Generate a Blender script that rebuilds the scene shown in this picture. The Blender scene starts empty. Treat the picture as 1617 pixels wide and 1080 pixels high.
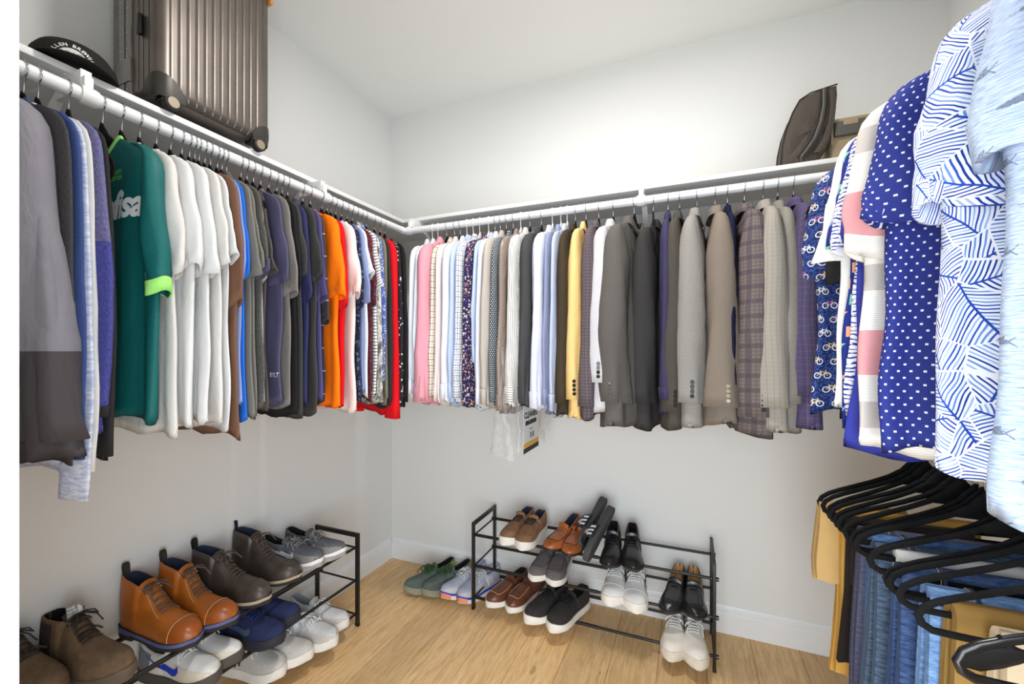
import bpy, bmesh, math, random
import numpy as np
from mathutils import Vector, Matrix
from mathutils.bvhtree import BVHTree
PI = math.pi
sc = bpy.context.scene
COL = sc.collection
rnd = random.Random(7)

# ------------------------------------------------------------------ camera, light, exposure
cam = bpy.data.cameras.new('camera'); camo = bpy.data.objects.new('camera', cam); COL.objects.link(camo)
camo.location = (1.7219, -2.1814, 1.2840)
camo.rotation_euler = (PI / 2, 0, 0.393147)
cam.sensor_width = 36.0; cam.lens = 36.0 * 672.17 / 1617.0
cam.shift_y = 15.57 / 1617.0; cam.clip_start = 0.02
sc.camera = camo
sc.view_settings.view_transform = 'Standard'; sc.view_settings.look = 'None'
sc.view_settings.gamma = 1.0; sc.view_settings.use_curve_mapping = False
sc.view_settings.exposure = 0.0
wd = bpy.data.worlds.new('world'); sc.world = wd; wd.use_nodes = True
wd.node_tree.nodes['Background'].inputs[0].default_value = (0.93, 0.96, 1.0, 1)
wd.node_tree.nodes['Background'].inputs[1].default_value = 0.9

def lamp(name, kind, loc, energy, color, rot=(0, 0, 0), **kw):
    l = bpy.data.lights.new(name, kind); l.energy = energy; l.color = color
    for a, v in kw.items(): setattr(l, a, v)
    o = bpy.data.objects.new(name, l); COL.objects.link(o); o.location = loc; o.rotation_euler = rot
    return o
# the closet's ceiling lamp, and an added fill lamp behind the camera to lift the lower walls
lamp('ceiling_lamp_glow', 'POINT', (1.42, -1.12, 2.56), 2.5, (1.0, 0.96, 0.90), shadow_soft_size=0.09)
lamp('ceiling_lamp_downlight', 'AREA', (1.42, -1.12, 2.70), 21.5, (1.0, 0.975, 0.935), shape='DISK', size=0.20)
lamp('doorway_fill', 'AREA', (1.70, -2.34, 0.80), 33.0, (0.85, 0.935, 1.0), rot=(PI / 2, 0, math.radians(30)), shape='RECTANGLE', size=0.85, size_y=1.35)

# ------------------------------------------------------------------ helpers
def lin(c):
    out = []
    for v in c[:3]:
        v = v / 255.0
        out.append(v / 12.92 if v <= 0.04045 else ((v + 0.055) / 1.055) ** 2.4)
    return (out[0], out[1], out[2], 1.0)

class V:
    def __init__(s, n, sock): s.n = n; s.s = sock
    def __add__(a, b): return a.n.m('ADD', a, b)
    __radd__ = __add__
    def __sub__(a, b): return a.n.m('SUBTRACT', a, b)
    def __rsub__(a, b): return a.n.m('SUBTRACT', b, a)
    def __mul__(a, b): return a.n.m('MULTIPLY', a, b)
    __rmul__ = __mul__
    def __truediv__(a, b): return a.n.m('DIVIDE', a, b)
    def fr(a): return a.n.m('FRACT', a)
    def fl(a): return a.n.m('FLOOR', a)
    def ab(a): return a.n.m('ABSOLUTE', a)
    def sin(a): return a.n.m('SINE', a)
    def cos(a): return a.n.m('COSINE', a)
    def lt(a, b): return a.n.m('LESS_THAN', a, b)
    def gt(a, b): return a.n.m('GREATER_THAN', a, b)
    def mx(a, b): return a.n.m('MAXIMUM', a, b)
    def mn(a, b): return a.n.m('MINIMUM', a, b)
    def sq(a): return a.n.m('SQRT', a)

class NB:
    def __init__(s, name):
        s.mat = bpy.data.materials.new(name); s.mat.use_nodes = True
        s.t = s.mat.node_tree; s.b = s.t.nodes['Principled BSDF']; s._uv = None
    def put(s, inp, v):
        if isinstance(v, V): s.t.links.new(v.s, inp)
        elif isinstance(v, (tuple, list)): inp.default_value = v
        else: inp.default_value = v
    def new(s, ty): return s.t.nodes.new(ty)
    def m(s, op, a, b=None, c=None):
        n = s.new('ShaderNodeMath'); n.operation = op
        s.put(n.inputs[0], a)
        if b is not None: s.put(n.inputs[1], b)
        if c is not None: s.put(n.inputs[2], c)
        return V(s, n.outputs[0])
    def uv(s):
        if s._uv is None:
            tc = s.new('ShaderNodeTexCoord'); sp = s.new('ShaderNodeSeparateXYZ')
            s.t.links.new(tc.outputs['UV'], sp.inputs[0])
            s._uv = (V(s, sp.outputs[0]), V(s, sp.outputs[1]))
        return s._uv
    def coord(s, which='Object'):
        tc = s.new('ShaderNodeTexCoord'); return V(s, tc.outputs[which])
    def sep(s, v):
        sp = s.new('ShaderNodeSeparateXYZ'); s.t.links.new(v.s, sp.inputs[0])
        return [V(s, sp.outputs[i]) for i in range(3)]
    def vec(s, x, y, z=0.0):
        n = s.new('ShaderNodeCombineXYZ')
        for i, q in enumerate((x, y, z)): s.put(n.inputs[i], q)
        return V(s, n.outputs[0])
    def noise(s, vec, scale, detail=2.0, rough=0.5, dist=0.0):
        n = s.new('ShaderNodeTexNoise'); s.put(n.inputs['Vector'], vec)
        n.inputs['Scale'].default_value = scale; n.inputs['Detail'].default_value = detail
        n.inputs['Roughness'].default_value = rough; n.inputs['Distortion'].default_value = dist
        return V(s, n.outputs[0])
    def white(s, vec):
        n = s.new('ShaderNodeTexWhiteNoise'); n.noise_dimensions = '3D'; s.put(n.inputs['Vector'], vec)
        return V(s, n.outputs['Value'])
    def voro(s, vec, scale, feature='F1', rand=1.0):
        n = s.new('ShaderNodeTexVoronoi'); n.feature = feature; s.put(n.inputs['Vector'], vec)
        n.inputs['Scale'].default_value = scale; n.inputs['Randomness'].default_value = rand
        return n
    def mix(s, f, a, b):
        n = s.new('ShaderNodeMix'); n.data_type = 'RGBA'
        s.put(n.inputs[0], f); s.put(n.inputs[6], a); s.put(n.inputs[7], b)
        return V(s, n.outputs[2])
    def ramp(s, f, stops, mode='LINEAR'):
        n = s.new('ShaderNodeValToRGB'); r = n.color_ramp; r.interpolation = mode
        while len(r.elements) > 1: r.elements.remove(r.elements[-1])
        r.elements[0].position = stops[0][0]; r.elements[0].color = stops[0][1]
        for p, c in stops[1:]:
            e = r.elements.new(p); e.color = c
        s.put(n.inputs[0], f); return V(s, n.outputs[0])
    def bump(s, h, strength, dist=0.002):
        n = s.new('ShaderNodeBump'); n.inputs['Strength'].default_value = strength
        n.inputs['Distance'].default_value = dist
        s.put(n.inputs['Height'], h); s.t.links.new(n.outputs[0], s.b.inputs['Normal'])
    def done(s, color, rough=0.8, spec=0.3, metal=0.0):
        s.put(s.b.inputs['Base Color'], color); s.put(s.b.inputs['Roughness'], rough)
        s.b.inputs['Specular IOR Level'].default_value = spec; s.b.inputs['Metallic'].default_value = metal
        return s.mat

MC = {}
def plain(name, rgb, rough=0.5, spec=0.4, metal=0.0, var=0.0, scale=20.0, bump=0.0, bscale=60.0, emit=0.0):
    if name in MC: return MC[name]
    n = NB(name); c = lin(rgb)
    if var:
        f = n.noise(n.coord(), scale, 4.0, 0.6)
        d = tuple(min(1.0, x * (1 - var)) for x in c[:3]) + (1.0,)
        l = tuple(min(1.0, x * (1 + var)) for x in c[:3]) + (1.0,)
        c = n.ramp(f, [(0.3, d), (0.7, l)])
    if bump: n.bump(n.noise(n.coord(), bscale, 3.0), bump)
    MC[name] = n.done(c, rough, spec, metal)
    return MC[name]

def fab(name, rgb, heather=0.06, fn=None, rough=0.9, spec=0.12, fold=0.25, weave=900.0):
    """cloth: a colour (or a pattern function), yarn mottling and fine relief"""
    if name in MC: return MC[name]
    n = NB(name); u, v = n.uv(); uvv = n.vec(u, v)
    c = fn(n, u, v) if fn else lin(rgb)
    if heather:
        st = n.noise(n.vec(u * 1.6, v * 0.7), weave * 0.45, 2.0, 0.7)
        mul = n.ramp(st, [(0.25, (1 - heather * 2.2,) * 3 + (1,)), (0.75, (1 + heather * 0.9,) * 3 + (1,))])
        k = n.new('ShaderNodeMix'); k.data_type = 'RGBA'; k.blend_type = 'MULTIPLY'
        k.inputs[0].default_value = 1.0; n.put(k.inputs[6], c); n.put(k.inputs[7], mul); c = V(n, k.outputs[2])
    if fold:
        h = n.noise(n.vec(u * 1.0, v * 0.45), 16.0, 3.0, 0.55, 0.4)
        n.bump(h, fold, 0.02)
    MC[name] = n.done(c, rough, spec)
    return MC[name]

# ---- cloth patterns: functions of metres across (u) and down (v)
def p_stripes(base, line, period, width, axis=0):
    def f(n, u, v):
        t = (u, v)[axis]; return n.mix((t / period).fr().lt(width / period), lin(base), lin(line))
    return f
def p_plaid(base, lines):
    def f(n, u, v):
        c = lin(base)
        for col, period, width, off, axis, a in lines:
            t = ((u, v)[axis] + off) / period
            c = n.mix(t.fr().lt(width / period) * a, c, lin(col))
        return c
    return f
def p_dots(base, dot, sx, sy, r):
    def f(n, u, v):
        row = (v / sy).fl(); x = (u / sx + row * 0.5).fr() - 0.5; y = (v / sy).fr() - 0.5
        d = (x * sx + y * sy).ab() + (x * sx - y * sy).ab()
        return n.mix(d.lt(r * 2), lin(base), lin(dot))
    return f
def p_floral(base, cols, scale):
    def f(n, u, v):
        vo = n.voro(n.vec(u, v), scale); r = n.sep(V(n, vo.outputs['Color']))[0]
        stops = [(0.0, lin(base))] + [(0.35 + 0.65 * i / len(cols), lin(c)) for i, c in enumerate(cols)]
        c = n.ramp(r, stops, 'CONSTANT')
        return n.mix(V(n, vo.outputs['Distance']).gt(0.5), c, lin(base))
    return f
def p_leaf(n, u, v):
    uv = n.vec(u, v, 0.0)
    vo = n.voro(uv, 15.0); ctr = n.sep(V(n, vo.outputs['Position'])); r = n.sep(V(n, vo.outputs['Color']))
    x = u - ctr[0]; y = v - ctr[1]; a = r[0] * 6.283
    al = x * a.cos() + y * a.sin(); pe = (y * a.cos() - x * a.sin())
    wob = n.noise(uv, 24.0, 1.0) * 0.012
    t = (al * 1.0 - pe.ab() * 0.75 + wob) * 165.0 + r[1] * 5.0
    band = t.fr(); sel = n.white(n.vec(t.fl(), r[1], r[2]))
    inks = n.ramp(sel, [(0.0, lin((48, 86, 186))), (0.32, lin((110, 148, 216))), (0.55, lin((30, 60, 160))), (0.8, lin((160, 186, 230)))], 'CONSTANT')
    c = n.mix(band.lt(0.40), lin((243, 246, 252)), inks)
    c = n.mix(pe.ab().lt(0.0013), c, lin((40, 75, 175)))
    e = n.voro(uv, 15.0, 'DISTANCE_TO_EDGE')
    return n.mix(V(n, e.outputs['Distance']).lt(0.012), c, lin((245, 248, 253)))
def p_ripple(n, u, v):
    w = n.noise(n.vec(u, v), 45.0, 2.0)
    t = (v * 1.0 + (w - 0.5) * 0.02) / 0.0095
    br = n.noise(n.vec(u, v * 2.5), 110.0, 1.0)
    return n.mix(t.fr().lt(0.40) * br.gt(0.42), lin((240, 241, 248)), lin((52, 62, 150)))
def p_bikes(n, u, v):
    sx, sy = 0.052, 0.036
    row = (v / sy).fl(); cx = u / sx + row * 0.37; x = (cx.fr() - 0.5) * sx; y = ((v / sy).fr() - 0.5) * sy
    h = n.white(n.vec(cx.fl(), row, 1.0))
    def ring(x0, y0, r, w):
        d = ((x - x0) * (x - x0) + (y - y0) * (y - y0)).sq(); return (d - r).ab().lt(w)
    def seg(x0, y0, x1, y1, w):
        dx, dy = x1 - x0, y1 - y0; L = math.hypot(dx, dy)
        al = ((x - x0) * dx + (y - y0) * dy) / L; pe = ((x - x0) * (-dy) + (y - y0) * dx) / L
        return pe.ab().lt(w) * al.gt(0.0) * al.lt(L)
    wheels = ring(-0.0105, -0.003, 0.0068, 0.0011).mx(ring(0.0105, -0.003, 0.0068, 0.0011))
    fr = seg(-0.0105, -0.003, -0.004, 0.007, 0.0009).mx(seg(-0.004, 0.007, 0.007, 0.006, 0.0009)).mx(seg(-0.001, -0.003, 0.007, 0.006, 0.0009)).mx(seg(0.0105, -0.003, 0.006, 0.011, 0.0009)).mx(seg(-0.001, -0.003, -0.005, 0.010, 0.0009))
    fc = n.ramp(h, [(0, lin((225, 205, 150))), (0.45, lin((190, 120, 165))), (0.8, lin((235, 235, 238)))], 'CONSTANT')
    base = n.ramp(n.noise(n.vec(u, v), 160.0, 2.0), [(0.40, lin((28, 38, 86))), (0.62, lin((60, 84, 150)))])
    c = n.mix(wheels, base, lin((238, 232, 226)))
    return n.mix(fr, c, fc)
def p_icons(n, u, v):
    sx, sy = 0.030, 0.034
    row = (v / sy).fl(); cx = u / sx + row * 0.5; x = cx.fr() - 0.5; y = (v / sy).fr() - 0.5
    h = n.white(n.vec(cx.fl(), row, 3.0)); h2 = n.white(n.vec(cx.fl(), row, 9.0))
    box = (x.ab().lt(0.22) * y.ab().lt(0.32)) * h.gt(0.5); tri = (x.ab() * 1.4 - y * 1.0).lt(0.12) * y.lt(0.26) * y.gt(-0.08) * h.lt(0.5)
    stem = (x.ab().lt(0.05) * y.lt(0.0) * y.gt(-0.35)) * h.lt(0.5)
    ink = n.ramp(h2, [(0, lin((246, 176, 130))), (0.35, lin((130, 205, 170))), (0.6, lin((110, 170, 230))), (0.8, lin((235, 235, 225)))], 'CONSTANT')
    return n.mix(box.mx(tri).mx(stem), lin((36, 50, 128)), ink)
def p_fish(n, u, v):
    u = u * 1.7; v = v * 1.7
    st = n.noise(n.vec(u * 0.12, v), 330.0, 2.0, 0.6)
    base = n.ramp(st, [(0.28, lin((136, 158, 196))), (0.5, lin((176, 192, 216))), (0.72, lin((208, 218, 233)))])
    sx, sy = 0.105, 0.085
    row = (v / sy).fl(); cx = u / sx + row * 0.5 + 0.25; x = (cx.fr() - 0.5) * sx; y = ((v / sy).fr() - 0.5) * sy
    body = ((x / 0.017) * (x / 0.017) + (y / 0.0055) * (y / 0.0055)).lt(1.0)
    tail = (x - 0.020).ab().lt(0.0055) * ((y.ab() - (x - 0.0145) * 0.9).ab()).lt(0.0016)
    fin = x.ab().lt(0.009) * (y - 0.0065 - x * 0.3).ab().lt(0.003)
    bill = (x + 0.022).ab().lt(0.008) * y.ab().lt(0.0007)
    br = n.noise(n.vec(u, v), 380.0, 2.0)
    return n.mix(body.mx(tail).mx(fin).mx(bill) * br.gt(0.40) * 0.75, base, lin((86, 92, 112)))
def p_space(c1, c2):
    def f(n, u, v):
        st = n.noise(n.vec(u * 0.25, v), 150.0, 3.0, 0.65)
        return n.ramp(st, [(0.38, lin(c1)), (0.62, lin(c2))])
    return f
def p_foil(c1, c2, c3):
    def f(n, u, v):
        st = n.noise(n.vec(u, v * 0.8), 26.0, 3.0, 0.6, 1.4)
        return n.ramp(st, [(0.32, lin(c1)), (0.47, lin(c2)), (0.55, lin(c3)), (0.66, lin(c1))])
    return f
def p_split(top, bottom, vcut):
    def f(n, u, v): return n.mix(v.lt(-vcut), lin(top), lin(bottom))
    return f

# ---- meshes
def link(name, me, parent=None, mat=None):
    o = bpy.data.objects.new(name, me); COL.objects.link(o)
    if mat is not None and not me.materials: me.materials.append(mat)
    if parent is not None: o.parent = parent
    return o
def mesh(name, vs, fs, mat, parent=None, smooth=True, uvs=None, sharp=None):
    me = bpy.data.meshes.new(name)
    me.from_pydata([tuple(map(float, p)) for p in vs], [], [tuple(f) for f in fs]); me.update()
    if uvs is not None:
        l = me.uv_layers.new(name='UVMap'); idx = np.empty(len(me.loops), dtype=np.int32)
        me.loops.foreach_get('vertex_index', idx)
        l.data.foreach_set('uv', np.asarray(uvs, dtype=np.float32)[idx].ravel())
    me.polygons.foreach_set('use_smooth', [bool(smooth)] * len(me.polygons))
    if sharp: me.set_sharp_from_angle(angle=math.radians(sharp))
    return link(name, me, parent, mat)
def gfaces(r, c, flip=False, off=0):
    fs = []
    for i in range(r - 1):
        for j in range(c - 1):
            a = off + i * c + j; q = (a, a + 1, a + c + 1, a + c)
            fs.append(q[::-1] if flip else q)
    return fs
def grid(name, P, mat, parent, UV=None, flip=False, smooth=True, sharp=None, extra=None):
    r, c = P.shape[:2]
    return mesh(name, P.reshape(-1, 3), gfaces(r, c, flip) + (extra or []), mat, parent, smooth, None if UV is None else UV.reshape(-1, 2), sharp)
def sweep(path, rad, n=8, closed=False, binormal=None, caps=True, off=0):
    """verts, faces of a tube; rad is a number, a pair (across, along binormal) or a list per point"""
    path = [Vector(p) for p in path]; N = len(path); vs = []; fs = []; prev = None
    for i, p in enumerate(path):
        a = path[i - 1] if (i > 0 or closed) else path[i]; b = path[(i + 1) % N] if (i < N - 1 or closed) else path[i]
        t = (b - a)
        if t.length < 1e-9: t = Vector((0, 0, 1))
        t.normalize()
        if binormal is not None: bn = Vector(binormal); bn = (bn - t * bn.dot(t)).normalized()
        else:
            if prev is None:
                ref = Vector((0, 0, 1)) if abs(t.z) < 0.9 else Vector((1, 0, 0)); bn = t.cross(ref).normalized()
            else: bn = (prev - t * prev.dot(t)).normalized()
        prev = bn; nn = bn.cross(t)
        r = rad[i] if isinstance(rad, list) else rad
        ra, rb = r if isinstance(r, tuple) else (r, r)
        for k in range(n):
            w = 2 * PI * k / n; vs.append(p + nn * (math.cos(w) * ra) + bn * (math.sin(w) * rb))
    for i in range(N if closed else N - 1):
        for k in range(n):
            j = (i + 1) % N; k2 = (k + 1) % n
            fs.append((off + i * n + k, off + i * n + k2, off + j * n + k2, off + j * n + k))
    if caps and not closed:
        fs.append(tuple(off + k for k in range(n))[::-1]); fs.append(tuple(off + (N - 1) * n + k for k in range(n)))
    return vs, fs
def tube(name, path, rad, mat, parent=None, n=8, closed=False, binormal=None, caps=True):
    vs, fs = sweep(path, rad, n, closed, binormal, caps); return mesh(name, vs, fs, mat, parent, True, sharp=50)
class MB:
    def __init__(s): s.v = []; s.f = []
    def add(s, vs, fs):
        o = len(s.v); s.v += [tuple(v) for v in vs]; s.f += [tuple(i + o for i in f) for f in fs]; return s
    def tube(s, path, rad, n=6, **k): vs, fs = sweep(path, rad, n, **k); return s.add(vs, fs)
    def box(s, lo, hi):
        x0, y0, z0 = lo; x1, y1, z1 = hi
        return s.add([(x0, y0, z0), (x1, y0, z0), (x1, y1, z0), (x0, y1, z0), (x0, y0, z1), (x1, y0, z1), (x1, y1, z1), (x0, y1, z1)],
              [(0, 3, 2, 1), (4, 5, 6, 7), (0, 1, 5, 4), (1, 2, 6, 5), (2, 3, 7, 6), (3, 0, 4, 7)])
    def build(s, name, mat, parent=None, smooth=False, sharp=None): return mesh(name, s.v, s.f, mat, parent, smooth or bool(sharp), None, sharp)
def box(name, lo, hi, mat, parent=None, bevel=0.0, seg=2):
    b = MB().box(lo, hi)
    if not bevel: return b.build(name, mat, parent)
    bm = bmesh.new(); vs = [bm.verts.new(v) for v in b.v]
    for f in b.f: bm.faces.new([vs[i] for i in f])
    bmesh.ops.bevel(bm, geom=bm.edges[:], offset=bevel, segments=seg, affect='EDGES', profile=0.5)
    me = bpy.data.meshes.new(name); bm.to_mesh(me); bm.free()
    me.polygons.foreach_set('use_smooth', [True] * len(me.polygons)); me.set_sharp_from_angle(angle=math.radians(35))
    return link(name, me, parent, mat)
def thing(name, label, cat, loc=(0, 0, 0), rot=(0, 0, 0), group=None):
    o = bpy.data.objects.new(name, None); COL.objects.link(o); o.empty_display_size = 0.05
    o.location = loc; o.rotation_euler = rot
    return tag(o, label, cat, group)
def tag(o, label, cat, group=None):
    o['label'] = label; o['category'] = cat
    if group: o['group'] = group
    return o
def struct(o): o['kind'] = 'structure'; return o

_tx = {}
def glyphs(txt, size, shear=0.0, space=1.0, bold=0.0):
    """flat 2-D vertices and faces of a line of lettering, centred"""
    key = (txt, size, shear, space, bold)
    if key in _tx: return _tx[key]
    cu = bpy.data.curves.new('lettering', 'FONT'); cu.body = txt; cu.size = size; cu.align_x = 'CENTER'; cu.align_y = 'CENTER'
    cu.shear = shear; cu.space_character = space; cu.offset = bold; cu.resolution_u = 3
    o = bpy.data.objects.new('lettering', cu); COL.objects.link(o)
    dg = bpy.context.evaluated_depsgraph_get(); ev = o.evaluated_get(dg); me = ev.to_mesh()
    bm = bmesh.new(); bm.from_mesh(me); bmesh.ops.triangulate(bm, faces=bm.faces[:])
    v = [(p.co.x, p.co.y) for p in bm.verts]; f = [tuple(x.index for x in q.verts) for q in bm.faces]
    bm.free(); ev.to_mesh_clear(); bpy.data.objects.remove(o); bpy.data.curves.remove(cu)
    _tx[key] = (v, f); return v, f
def bvh_of(o):
    me = o.data; return BVHTree.FromPolygons([v.co[:] for v in me.vertices], [tuple(p.vertices) for p in me.polygons])
def refine(v2, f2, step):
    """split long triangles so that a print follows the surface it lies on"""
    bm = bmesh.new(); vs = [bm.verts.new((x, y, 0)) for x, y in v2]
    for f in f2:
        try: bm.faces.new([vs[i] for i in f])
        except ValueError: pass
    for _ in range(3):
        es = [e for e in bm.edges if e.calc_length() > step]
        if not es: break
        bmesh.ops.subdivide_edges(bm, edges=es, cuts=1); bmesh.ops.triangulate(bm, faces=[f for f in bm.faces if len(f.verts) > 3])
    bm.verts.index_update()
    v = [(p.co.x, p.co.y) for p in bm.verts]; f = [tuple(x.index for x in q.verts) for q in bm.faces]; bm.free(); return v, f
def printed(name, v2, f2, to3d, direction, bvh, mat, parent, lift=0.0012, step=0.02):
    """lay flat lettering or a mark on a surface: to3d gives a start point, direction the way in"""
    v2, f2 = refine(v2, f2, step); d = Vector(direction).normalized(); out = []
    for x, y in v2:
        p = Vector(to3d(x, y)); hit = bvh.ray_cast(p - d * 0.5, d, 1.0)
        q = hit[0] if hit[0] is not None else p
        out.append(q - d * lift)
    return mesh(name, out, f2, mat, parent, False)

# ------------------------------------------------------------------ the setting
W, H = 2.6514, 2.74
SD, SZ = 0.3306, 1.9628        # shelf depth, underside of the shelf
RO, RZ, RR = 0.3965, 1.8931, 0.0165    # rod: from the wall, height, radius
AP = RZ - 0.073                # top of a hanger's shoulders
YF = -1.99                     # inner face of the front wall

def wall_mat():
    n = NB('white_wall_paint'); h = n.noise(n.coord(), 150.0, 3.0, 0.55)
    n.bump(h, 0.14, 0.0015); return n.done(lin((229, 229, 227)), 0.75, 0.25)
WM = wall_mat()
CM = plain('ceiling_paint', (232, 232, 229), 0.85, 0.2)
TM = plain('white_trim_paint', (236, 237, 238), 0.38, 0.45)
def slab(name, lo, hi, mat): return struct(box(name, lo, hi, mat))
slab('wall_left', (-0.1, YF - 0.1, 0), (0, 0.1, H), WM)
slab('wall_back', (0, 0, 0), (W, 0.1, H), WM)
slab('wall_right', (W, YF - 0.1, 0), (W + 0.1, 0.1, H), WM)
slab('ceiling', (-0.1, YF - 0.1, H), (W + 0.1, 0.1, H + 0.1), CM)
JX = 1.136                     # edge of the doorway beside the camera
b = MB().box((0, YF - 0.10, 0), (JX - 0.02, YF, H)).box((2.16, YF - 0.10, 0), (W, YF, H)).box((JX - 0.02, YF - 0.10, 2.46), (2.16, YF, H))
struct(b.build('wall_front', WM))
d = struct(bpy.data.objects.new('door_1', None)); COL.objects.link(d); d.location = (JX, YF - 0.05, 0)
for nm, lo, hi in (('jamb', (JX - 0.02, YF - 0.105, 0), (JX, YF + 0.003, 2.46)), ('casing', (JX - 0.085, YF - 0.121, 0), (JX - 0.006, YF - 0.105, 2.52)), ('jamb', (2.14, YF - 0.105, 0), (2.16, YF + 0.003, 2.46)), ('head_jamb', (JX - 0.02, YF - 0.105, 2.44), (2.16, YF + 0.003, 2.46))):
    o = box(nm, [lo[0] - JX, lo[1] - YF + 0.05, lo[2]], [hi[0] - JX, hi[1] - YF + 0.05, hi[2]], TM, d, 0.002)

def oak(name, seed):
    n = NB(name); u, v = n.uv(); oi = n.new('ShaderNodeObjectInfo'); r = V(n, oi.outputs['Random'])
    off = r * 40.0
    g = n.noise(n.vec(u * 9.0 + off, v * 0.9 + off), 7.0, 5.0, 0.62, 0.9)
    fine = n.noise(n.vec(u * 60.0 + off, v * 1.6), 9.0, 3.0, 0.6)
    c = n.ramp(g, [(0.28, lin((200, 158, 108))), (0.5, lin((226, 187, 135))), (0.72, lin((238, 206, 158)))])
    c = n.mix(fine.lt(0.42) * 0.30, c, lin((168, 126, 82)))
    k = n.new('ShaderNodeMix'); k.data_type = 'RGBA'; k.blend_type = 'MULTIPLY'; k.inputs[0].default_value = 1.0
    n.put(k.inputs[6], c); n.put(k.inputs[7], n.ramp(r, [(0, (0.86, 0.85, 0.83, 1)), (0.5, (1.0, 0.99, 0.97, 1)), (1, (1.08, 1.06, 1.03, 1))])); c = V(n, k.outputs[2])
    kn = n.noise(n.vec(u * 3.0 + off, v * 1.0 + off), 3.2, 2.0, 0.5)
    c = n.mix((kn.gt(0.715)) * 0.45, c, lin((120, 82, 50)))
    n.bump(fine, 0.06, 0.001)
    return n.done(c, 0.42, 0.35)
OM = oak('oak_planks', 1)
fl = struct(box('floor', (-0.1, -3.4, -0.06), (W + 0.1, 0.1, -0.006), plain('plank_joint', (92, 66, 42), 0.8)))
pw = 0.185; x = -0.06; row = 0; prng = random.Random(3)
while x < W:
    y = -3.35 - prng.random() * 0.9
    while y < 0.0:
        L = 1.0 + prng.random() * 0.9; y0, y1 = max(y, -3.38), min(y + L, 0.0)
        if y1 - y0 > 0.03:
            x0, x1 = max(0, x), min(W, x + pw); g = 0.0006
            ch = 0.0012
            vs = [(x0 + g, y0 + g, -0.006), (x1 - g, y0 + g, -0.006), (x1 - g, y1 - g, -0.006), (x0 + g, y1 - g, -0.006),
                  (x0 + g, y0 + g, -ch), (x1 - g, y0 + g, -ch), (x1 - g, y1 - g, -ch), (x0 + g, y1 - g, -ch),
                  (x0 + g + ch, y0 + g + ch, 0), (x1 - g - ch, y0 + g + ch, 0), (x1 - g - ch, y1 - g - ch, 0), (x0 + g + ch, y1 - g - ch, 0)]
            fs = [(8, 9, 10, 11)]
            for k in range(4):
                k2 = (k + 1) % 4; fs += [(4 + k, 4 + k2, 8 + k2, 8 + k), (k, k2, 4 + k2, 4 + k)]
            mesh('plank', vs, fs, OM, fl, False, [(p[0], p[1]) for p in vs])
        y += L
    x += pw; row += 1

def baseboard(name, a, b_, nrm):
    prof = [(0.0, 0.0), (0.016, 0.0), (0.016, 0.088), (0.0145, 0.095), (0.0115, 0.098), (0.0115, 0.106), (0.007, 0.113), (0.004, 0.122), (0.0, 0.125)]
    vs = []; n_ = len(prof)
    for q in (a, b_):
        for dd, z in prof: vs.append((q[0] + nrm[0] * dd, q[1] + nrm[1] * dd, z))
    fs = [(i, i + 1, n_ + i + 1, n_ + i) for i in range(n_ - 1)]
    struct(mesh(name, vs, fs, TM, None, False))
baseboard('baseboard_left', (0, YF), (0, -0.016), (1, 0))
baseboard('baseboard_back', (W - 0.016, 0), (0, 0), (0, -1))
baseboard('baseboard_right', (W, -0.016), (W, YF), (-1, 0))

# shelves, rods, brackets
SM = plain('white_shelf_paint', (240, 240, 238), 0.42, 0.4)
tag(box('wall_shelf', (0, YF, SZ), (SD, -SD, SZ + 0.018), SM, None, 0.0015), 'long white wall shelf carrying the grey suitcase and black cap', 'shelf')
tag(box('wall_shelf', (0, -SD, SZ), (W, 0, SZ + 0.018), SM, None, 0.0015), 'white wall shelf over the suits carrying the tan bin', 'shelf')
tag(box('wall_shelf', (W - SD, YF, SZ), (W, -SD, SZ + 0.018), SM, None, 0.0015), 'white wall shelf above the blue printed shirts', 'shelf')
RM = plain('white_rod_enamel', (242, 242, 241), 0.28, 0.5)
def rod(a, b_, label):
    tag(tube('closet_rod', [a, b_], RR, RM, None, 20), label, 'closet rod')
rod((RO, YF + 0.01, RZ), (RO, -RO + 0.004, RZ), 'round white closet rod holding the T-shirts along the wall under the suitcase')
rod((RO - 0.004, -RO, RZ), (W - 0.004, -RO, RZ), 'round white closet rod holding the dress shirts and suits')
rod((W - RO, YF + 0.01, RZ), (W - RO, -RO - 0.03, RZ), 'upper white closet rod holding the blue printed shirts')
LZ = 1.068
rod((W - RO, YF + 0.01, LZ), (W - RO, -0.42, LZ), 'lower white closet rod holding the trousers')
tag(tube('rod_elbow', [(RO, -RO - 0.03, RZ), (RO, -RO, RZ), (RO + 0.03, -RO, RZ)], 0.0185, RM, None, 16), 'white corner joint where the two rods meet', 'rod joint')

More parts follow.
